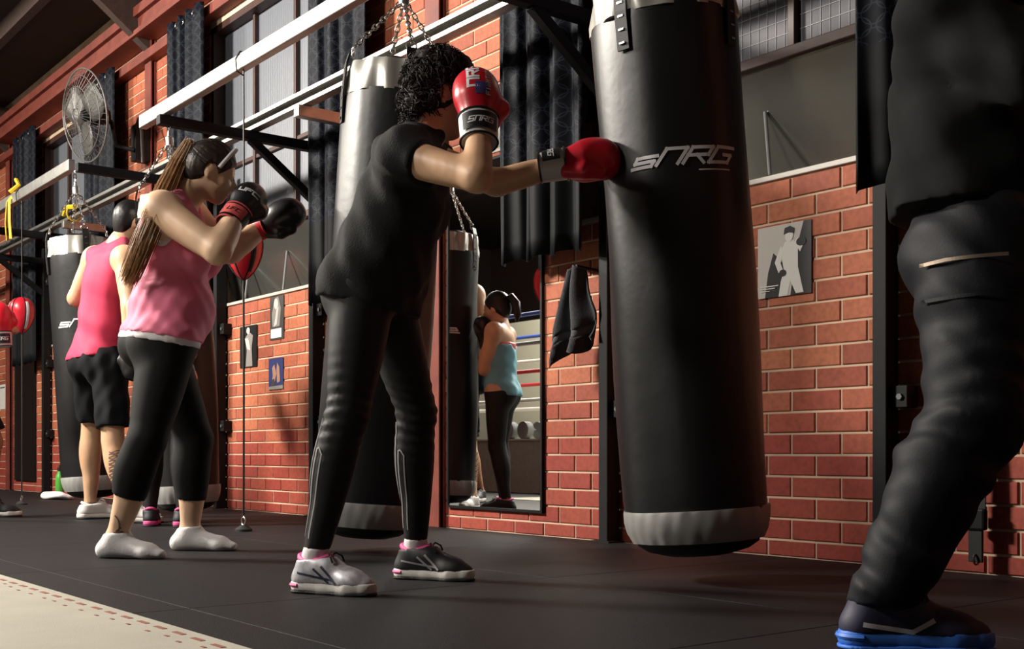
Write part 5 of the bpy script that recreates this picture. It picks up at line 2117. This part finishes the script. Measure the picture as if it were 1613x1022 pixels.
# posters
def poster(name, label, x0, x1, z0, z1, base_m, shapes, cat='poster'):
    w_, h_ = x1 - x0, z1 - z0
    y = -0.0125
    t = thing(name, label, cat, ((x0 + x1) / 2, y, z0))
    sh = G().box((x0, y, z0), (x1, y + 0.0015, z1)).build('sheet', base_m, t)
    for i, (nm, m_, poly) in enumerate(shapes):
        g = G()
        g.prism([(p[0] * w_, p[1] * h_) for p in poly], (x0, y - 0.0001 - 0.0003 * (i + 1), z0), (1, 0, 0), (0, 0, 1), 0.0003)
        g.build(nm, m_, sh)


def circ(cx, cy, rx, ry, n=14):
    return [(cx + rx * math.cos(2 * math.pi * k / n), cy + ry * math.sin(2 * math.pi * k / n)) for k in range(n)]


def boxer_shapes(bg, fig, hair, glv):
    return [('backdrop', bg, [(0, 0), (1, 0), (1, 1), (0, 1)]),
            ('print_shadow', 'paper_black', [(0.62, 0), (1, 0), (1, 1), (0.86, 1), (0.72, 0.6)]),
            ('print_shadow', 'paper_black', [(0.14, 0.0), (0.45, 0.0), (0.5, 0.45), (0.3, 0.62), (0.2, 0.35)]),
            ('print_legs', fig, [(0.40, 0.0), (0.56, 0.0), (0.62, 0.20), (0.72, 0.02), (0.86, 0.02), (0.76, 0.38), (0.52, 0.40), (0.44, 0.20)]),
            ('print_torso', fig, [(0.50, 0.36), (0.76, 0.36), (0.76, 0.66), (0.68, 0.76), (0.52, 0.75), (0.44, 0.62)]),
            ('print_arm', fig, [(0.44, 0.70), (0.33, 0.48), (0.40, 0.33), (0.50, 0.33), (0.44, 0.46), (0.50, 0.64)]),
            ('print_arm', fig, [(0.70, 0.72), (0.80, 0.58), (0.86, 0.68), (0.82, 0.76), (0.74, 0.78)]),
            ('print_glove', glv, circ(0.48, 0.32, 0.07, 0.05)), ('print_glove', glv, circ(0.82, 0.72, 0.09, 0.06)),
            ('print_face', fig, circ(0.60, 0.82, 0.075, 0.075)), ('print_hair', hair, [(0.50, 0.85), (0.52, 0.94), (0.62, 0.96), (0.70, 0.92), (0.69, 0.85), (0.60, 0.87)]),
            ('print_caption', 'paper_white', [(0.06, 0.150), (0.40, 0.150), (0.40, 0.165), (0.06, 0.165)]),
            ('print_caption', 'paper_white', [(0.06, 0.118), (0.34, 0.118), (0.34, 0.130), (0.06, 0.130)]),
            ('print_caption', 'paper_white', [(0.06, 0.086), (0.24, 0.086), (0.24, 0.096), (0.06, 0.096)])]


poster('poster', 'black and white poster of a boxer in white singlet', -3.19, -2.92, 1.05, 1.34, 'paper_mid', boxer_shapes('paper_light', 'paper_white', 'paper_black', 'paper_black'))
poster('poster', 'grey photo print pinned highest under the window sill', -7.62, -7.41, 1.215, 1.52, 'paper_dark',
       [('print_figure', 'paper_mid', [(0.2, 0.3), (0.7, 0.3), (0.8, 0.7), (0.6, 0.98), (0.35, 0.95), (0.15, 0.6)]), ('print_face', 'paper_light', circ(0.45, 0.82, 0.15, 0.12)),
        ('print_arm', 'paper_light', [(0.3, 0.3), (0.5, 0.35), (0.65, 0.75), (0.5, 0.7)]), ('print_caption', 'paper_white', [(0.08, 0.04), (0.85, 0.04), (0.85, 0.25), (0.08, 0.25)])])
poster('poster', 'narrow black and white photo print behind the black cord', -8.11, -7.83, 1.045, 1.35, 'paper_black',
       [('print_figure', 'paper_mid', [(0.35, 0.02), (0.75, 0.02), (0.70, 0.45), (0.78, 0.75), (0.55, 0.85), (0.30, 0.7), (0.42, 0.4)]), ('print_face', 'paper_light', circ(0.5, 0.88, 0.10, 0.08)),
        ('print_arm', 'paper_light', [(0.32, 0.70), (0.45, 0.45), (0.62, 0.40), (0.6, 0.5), (0.5, 0.7)])])
poster('poster', 'small coloured action photo print lowest on the bricks', -7.64, -7.42, 0.865, 1.085, 'paper_blue',
       [('print_figure', 'paper_flesh', [(0.2, 0.15), (0.4, 0.2), (0.55, 0.5), (0.4, 0.8), (0.25, 0.7), (0.3, 0.45)]), ('print_figure', 'paper_flesh', [(0.6, 0.2), (0.8, 0.25), (0.75, 0.7), (0.6, 0.85), (0.55, 0.6)]),
        ('print_trunks', 'paper_dark', [(0.2, 0.1), (0.45, 0.12), (0.4, 0.35), (0.25, 0.32)]), ('print_canvas', 'paper_mid', [(0, 0), (1, 0), (1, 0.12), (0, 0.1)])])
poster('poster', 'grey photo print behind the raised red glove', -5.02, -4.80, 2.02, 2.36, 'paper_light',
       [('print_figure', 'paper_mid', [(0.2, 0.05), (0.7, 0.05), (0.75, 0.6), (0.5, 0.9), (0.3, 0.8)]), ('print_face', 'paper_white', circ(0.5, 0.8, 0.15, 0.1)), ('print_shadow', 'paper_dark', [(0.75, 0), (1, 0), (1, 1), (0.85, 0.7)])])
poster('notice', 'white paper notice at the far end of the brick wall', -14.62, -14.38, 0.93, 1.22, 'paper_white',
       [('print_caption', 'paper_dark', [(0.1, 0.85), (0.9, 0.85), (0.9, 0.9), (0.1, 0.9)])], 'notice')

# towel over the lug of the post
t = thing('towel', 'charcoal towel hanging on the black post beside the mirror', 'towel', (-4.16, -0.13, 0.86))
nu, nv = 26, 34
V, F = [], []
for j_ in range(nv + 1):
    v = j_ / nv
    for i in range(nu + 1):
        u = i / nu
        wv = 0.10 + 0.15 * min(1, v * 1.6)
        z = 1.30 - 0.34 * v - 0.11 * (1 - u) * v + 0.03 * math.sin(7 * u) * v - 0.05 * abs(u - 0.5)
        x = -4.17 - 0.03 * v + (u - 0.5) * wv
        y = -0.140 - 0.032 * math.sin(u * 11 + 1.9 * v + 0.8 * math.sin(6 * v)) * (0.35 + v) - 0.03 * math.sin(math.pi * u) * (1 - v)
        V.append((x, min(y, -0.03), z))
for j_ in range(nv):
    for i in range(nu):
        k = j_ * (nu + 1) + i
        F.append((k, k + 1, k + nu + 2, k + nu + 1))
band = [f for f in F if 25 * (nu + 1) <= f[0] < 28 * (nu + 1)]
g = G()
g.add(V, [f for f in F if f not in band])
o = g.build('terry_cloth', 'towel', t, smooth=True)
o.modifiers.new('thickness', 'SOLIDIFY').thickness = 0.010
g = G()
g.add(V, band)
o = g.build('woven_band', 'towel_band', t, smooth=True)
o.modifiers.new('thickness', 'SOLIDIFY').thickness = 0.007
for me_ in (t.children[0].data, t.children[1].data):
    bm = bmesh.new()
    bm.from_mesh(me_)
    bmesh.ops.delete(bm, geom=[v_ for v_ in bm.verts if not v_.link_faces], context='VERTS')
    bm.to_mesh(me_)
    bm.free()
G().cyl((-4.16, -0.012, 1.285), (-4.16, -0.16, 1.295), 0.008, n=8).build('peg', 'black_steel', t)

# webbing strap with buckle hanging at the wall behind the man in jeans
sx_ = -2.19
t = thing('webbing_strap', 'black webbing strap with buckle hanging beside the jeans leg', 'strap', (sx_, -0.06, 0.03))
V, F = [], []
prof = [(0.012, 1.15), (0.012, 0.75), (0.018, 0.55), (0.030, 0.36), (0.034, 0.26), (0.033, 0.22)]
for (hw_, z) in prof:
    for dx, dy in ((-hw_, -0.003), (hw_, -0.003), (hw_, 0.003), (-hw_, 0.003)):
        V.append((sx_ + dx, -0.06 + dy, z))
for i in range(len(prof) - 1):
    for k in range(4):
        k2 = (k + 1) % 4
        F.append((4 * i + k, 4 * i + k2, 4 * i + 4 + k2, 4 * i + 4 + k))
F += [(3, 2, 1, 0), tuple(4 * (len(prof) - 1) + k for k in range(4))]
g = G()
g.add(V, F)
g.build('webbing', 'strap', t)
G().box((sx_ - 0.04, -0.075, 0.15), (sx_ + 0.036, -0.045, 0.225)).build('buckle', 'black_steel', t, bevel=0.008)
G().box((sx_ - 0.028, -0.066, 0.04), (sx_ + 0.024, -0.054, 0.155)).build('tail', 'strap', t, bevel=0.003)
G().torus((sx_, -0.06, 0.05), (1, 0, 0), 0.018, 0.004, 14, 6).build('clip', 'chrome', t)
G().cyl((sx_, -0.005, 1.15), (sx_, -0.09, 1.16), 0.008, n=8).build('hook', 'iron', t)

# white cloth and green bottle on the floor at the far end
c = D(84, 778, 10.6)
t = sdf_obj('floor_cloth', [E(ell((c[0], c[1], 0.03), (0.16, 0.10, 0.035), None, 0.03)), E(ell((c[0] + 0.12, c[1] + 0.05, 0.03), (0.12, 0.09, 0.03), None, 0.03)),
                            E(ell((c[0] - 0.12, c[1] + 0.02, 0.025), (0.12, 0.07, 0.025), None, 0.03))], 0.009, 'white_cloth', None, noise=folds(51, 0.010, 40), gcuts=[((0, 0, 0.0), (0, 0, -1))])
tag(t, 'crumpled white cloth lying on the black floor', 'cloth')
c = D(94, 770, 11.3)
t = thing('drink_bottle', 'green drink bottle standing by the far black bag', 'bottle', (c[0], c[1], 0))
G().lathe([(0.036, 0.0), (0.040, 0.01), (0.040, 0.17), (0.034, 0.20), (0.018, 0.235), (0.018, 0.25)], 20, c=(c[0], c[1], 0)).build('bottle_body', 'green', t, smooth=True)
G().lathe([(0.021, 0.245), (0.021, 0.275), (0.008, 0.28), (0.008, 0.30)], 16, c=(c[0], c[1], 0)).build('cap', 'strap', t, smooth=True)

# yellow suspension straps looped over the rails
c = D(22, 312, 9.6)
t = thing('suspension_strap', 'yellow and black suspension strap looped over the outer rail', 'strap', (-10.1, OUT_Y, 2.2))
for dx in (-0.05, 0.06):
    G().tube([(-10.1 + dx * 0.3, OUT_Y, RZ + 0.10), (-10.1 + dx * 0.6, OUT_Y - 0.045, RZ + 0.02), (-10.1 + dx, OUT_Y - 0.05, 2.30), (-10.1 + dx, OUT_Y - 0.04, 2.16)], 0.016, 6, flat=0.4).build('webbing', 'yellow', t, smooth=True)
    G().tube([(-10.1 + dx - 0.05, OUT_Y - 0.04, 2.13), (-10.1 + dx + 0.05, OUT_Y - 0.04, 2.13)], 0.017, 10).build('handle', 'strap', t, smooth=True)
G().tube([(-10.1, OUT_Y - 0.03, RZ + 0.10), (-10.06, OUT_Y + 0.03, RZ + 0.16), (-10.14, OUT_Y + 0.03, RZ + 0.22)], 0.018, 6).build('loop', 'yellow', t, smooth=True)
t = thing('rail_tie', 'yellow strap tied round the inner rail', 'strap', (-10.35, IN_Y, RZ))
G().tube([(-10.5, IN_Y - 0.045, RZ + 0.05), (-10.4, IN_Y - 0.05, RZ + 0.10), (-10.2, IN_Y - 0.045, RZ + 0.07)], 0.022, 6).build('webbing', 'yellow', t, smooth=True)
G().torus((-10.35, IN_Y, RZ + 0.042), (1, 0, 0), 0.065, 0.008, 18, 6).build('knot', 'yellow', t, smooth=True)

# low beam behind the ring side: ring seen in the mirror
t = thing('boxing_ring', 'raised boxing ring with coloured ropes seen in the mirror', 'boxing ring', (-11.0, -5.0, 0))
G().box((-14.2, -6.2, 0.0), (-8.0, -3.95, 0.55)).build('apron', 'apron', t)
G().box((-14.25, -6.25, 0.55), (-7.95, -3.90, 0.565)).build('ring_canvas', 'canvas', t)
for x in (-14.0, -8.2):
    for y in (-4.06, -5.58):
        G().cyl((x, y, 0.565), (x, y, 2.05), 0.05, n=14).build('corner_post', 'black_steel', t, smooth=True)
for y in (-4.06, -5.58):
    for z, m_ in ((1.90, 'rope_blue'), (1.59, 'rope_grey' if y > -5 else 'rope_white'), (1.29, 'rope_red'), (0.985, 'rope_white')):
        G().tube([(-14.0, y, z), (-12.5, y, z - 0.008), (-11, y, z - 0.012), (-9.5, y, z - 0.008), (-8.2, y, z)], 0.022, 8).build('rope', m_, t, smooth=True)
DB = ['round grey dumbbell on the ring edge, closest to the blue-topped woman in the mirror', 'middle one of three round grey dumbbells on the ring edge', 'round grey dumbbell on the ring edge, closest to the mirror frame']
for i in range(3):
    c = np.array([-10.18 + 0.25 * i, -3.99, 0.565 + 0.095])
    t = thing('dumbbell', DB[i], 'dumbbell', (c[0], c[1], 0.565), 'dumbbells on the ring edge')
    for s_ in (-1, 1):
        G().lathe([(0.06, -0.05), (0.092, -0.04), (0.095, 0.0), (0.092, 0.04), (0.06, 0.05)], 24, c=c + np.array([0, 0.10 * s_ + -0.12, 0]), axis=(0, 1, 0)).build('weight', 'iron', t, smooth=True)
    G().cyl(c + np.array([0, -0.22, 0]), c + np.array([0, -0.02, 0]), 0.017, n=10).build('grip', 'chrome', t, smooth=True)

# floodlight fittings that carry the lamps
FL = ['floodlight fitting over the ring side, nearest the pink-topped woman', 'floodlight fitting over the camera side of the hall', 'floodlight fitting over the far ring corner', 'floodlight fitting facing the pale boarded wall']
for (p, tg, sx, sy, e, c), lb in zip(LAMPS, FL):
    p = np.array(p)
    d = unit(np.array(tg) - p)
    x_, y_, z_ = frame(d)
    t = thing('floodlight', lb, 'lamp', tuple(p - d * 0.1))
    q = p - d * 0.05
    G().bar(q - d * 0.10, q + d * 0.0, sx + 0.08, sy + 0.08).build('housing', 'black_steel', t, bevel=0.01)
    G().bar(q + d * 0.004, q + d * 0.012, sx, sy).build('diffuser', 'lamp', t)
    G().cyl(q - d * 0.08, (q[0], q[1], 4.46), 0.015, n=8).build('stem', 'black_steel', t)
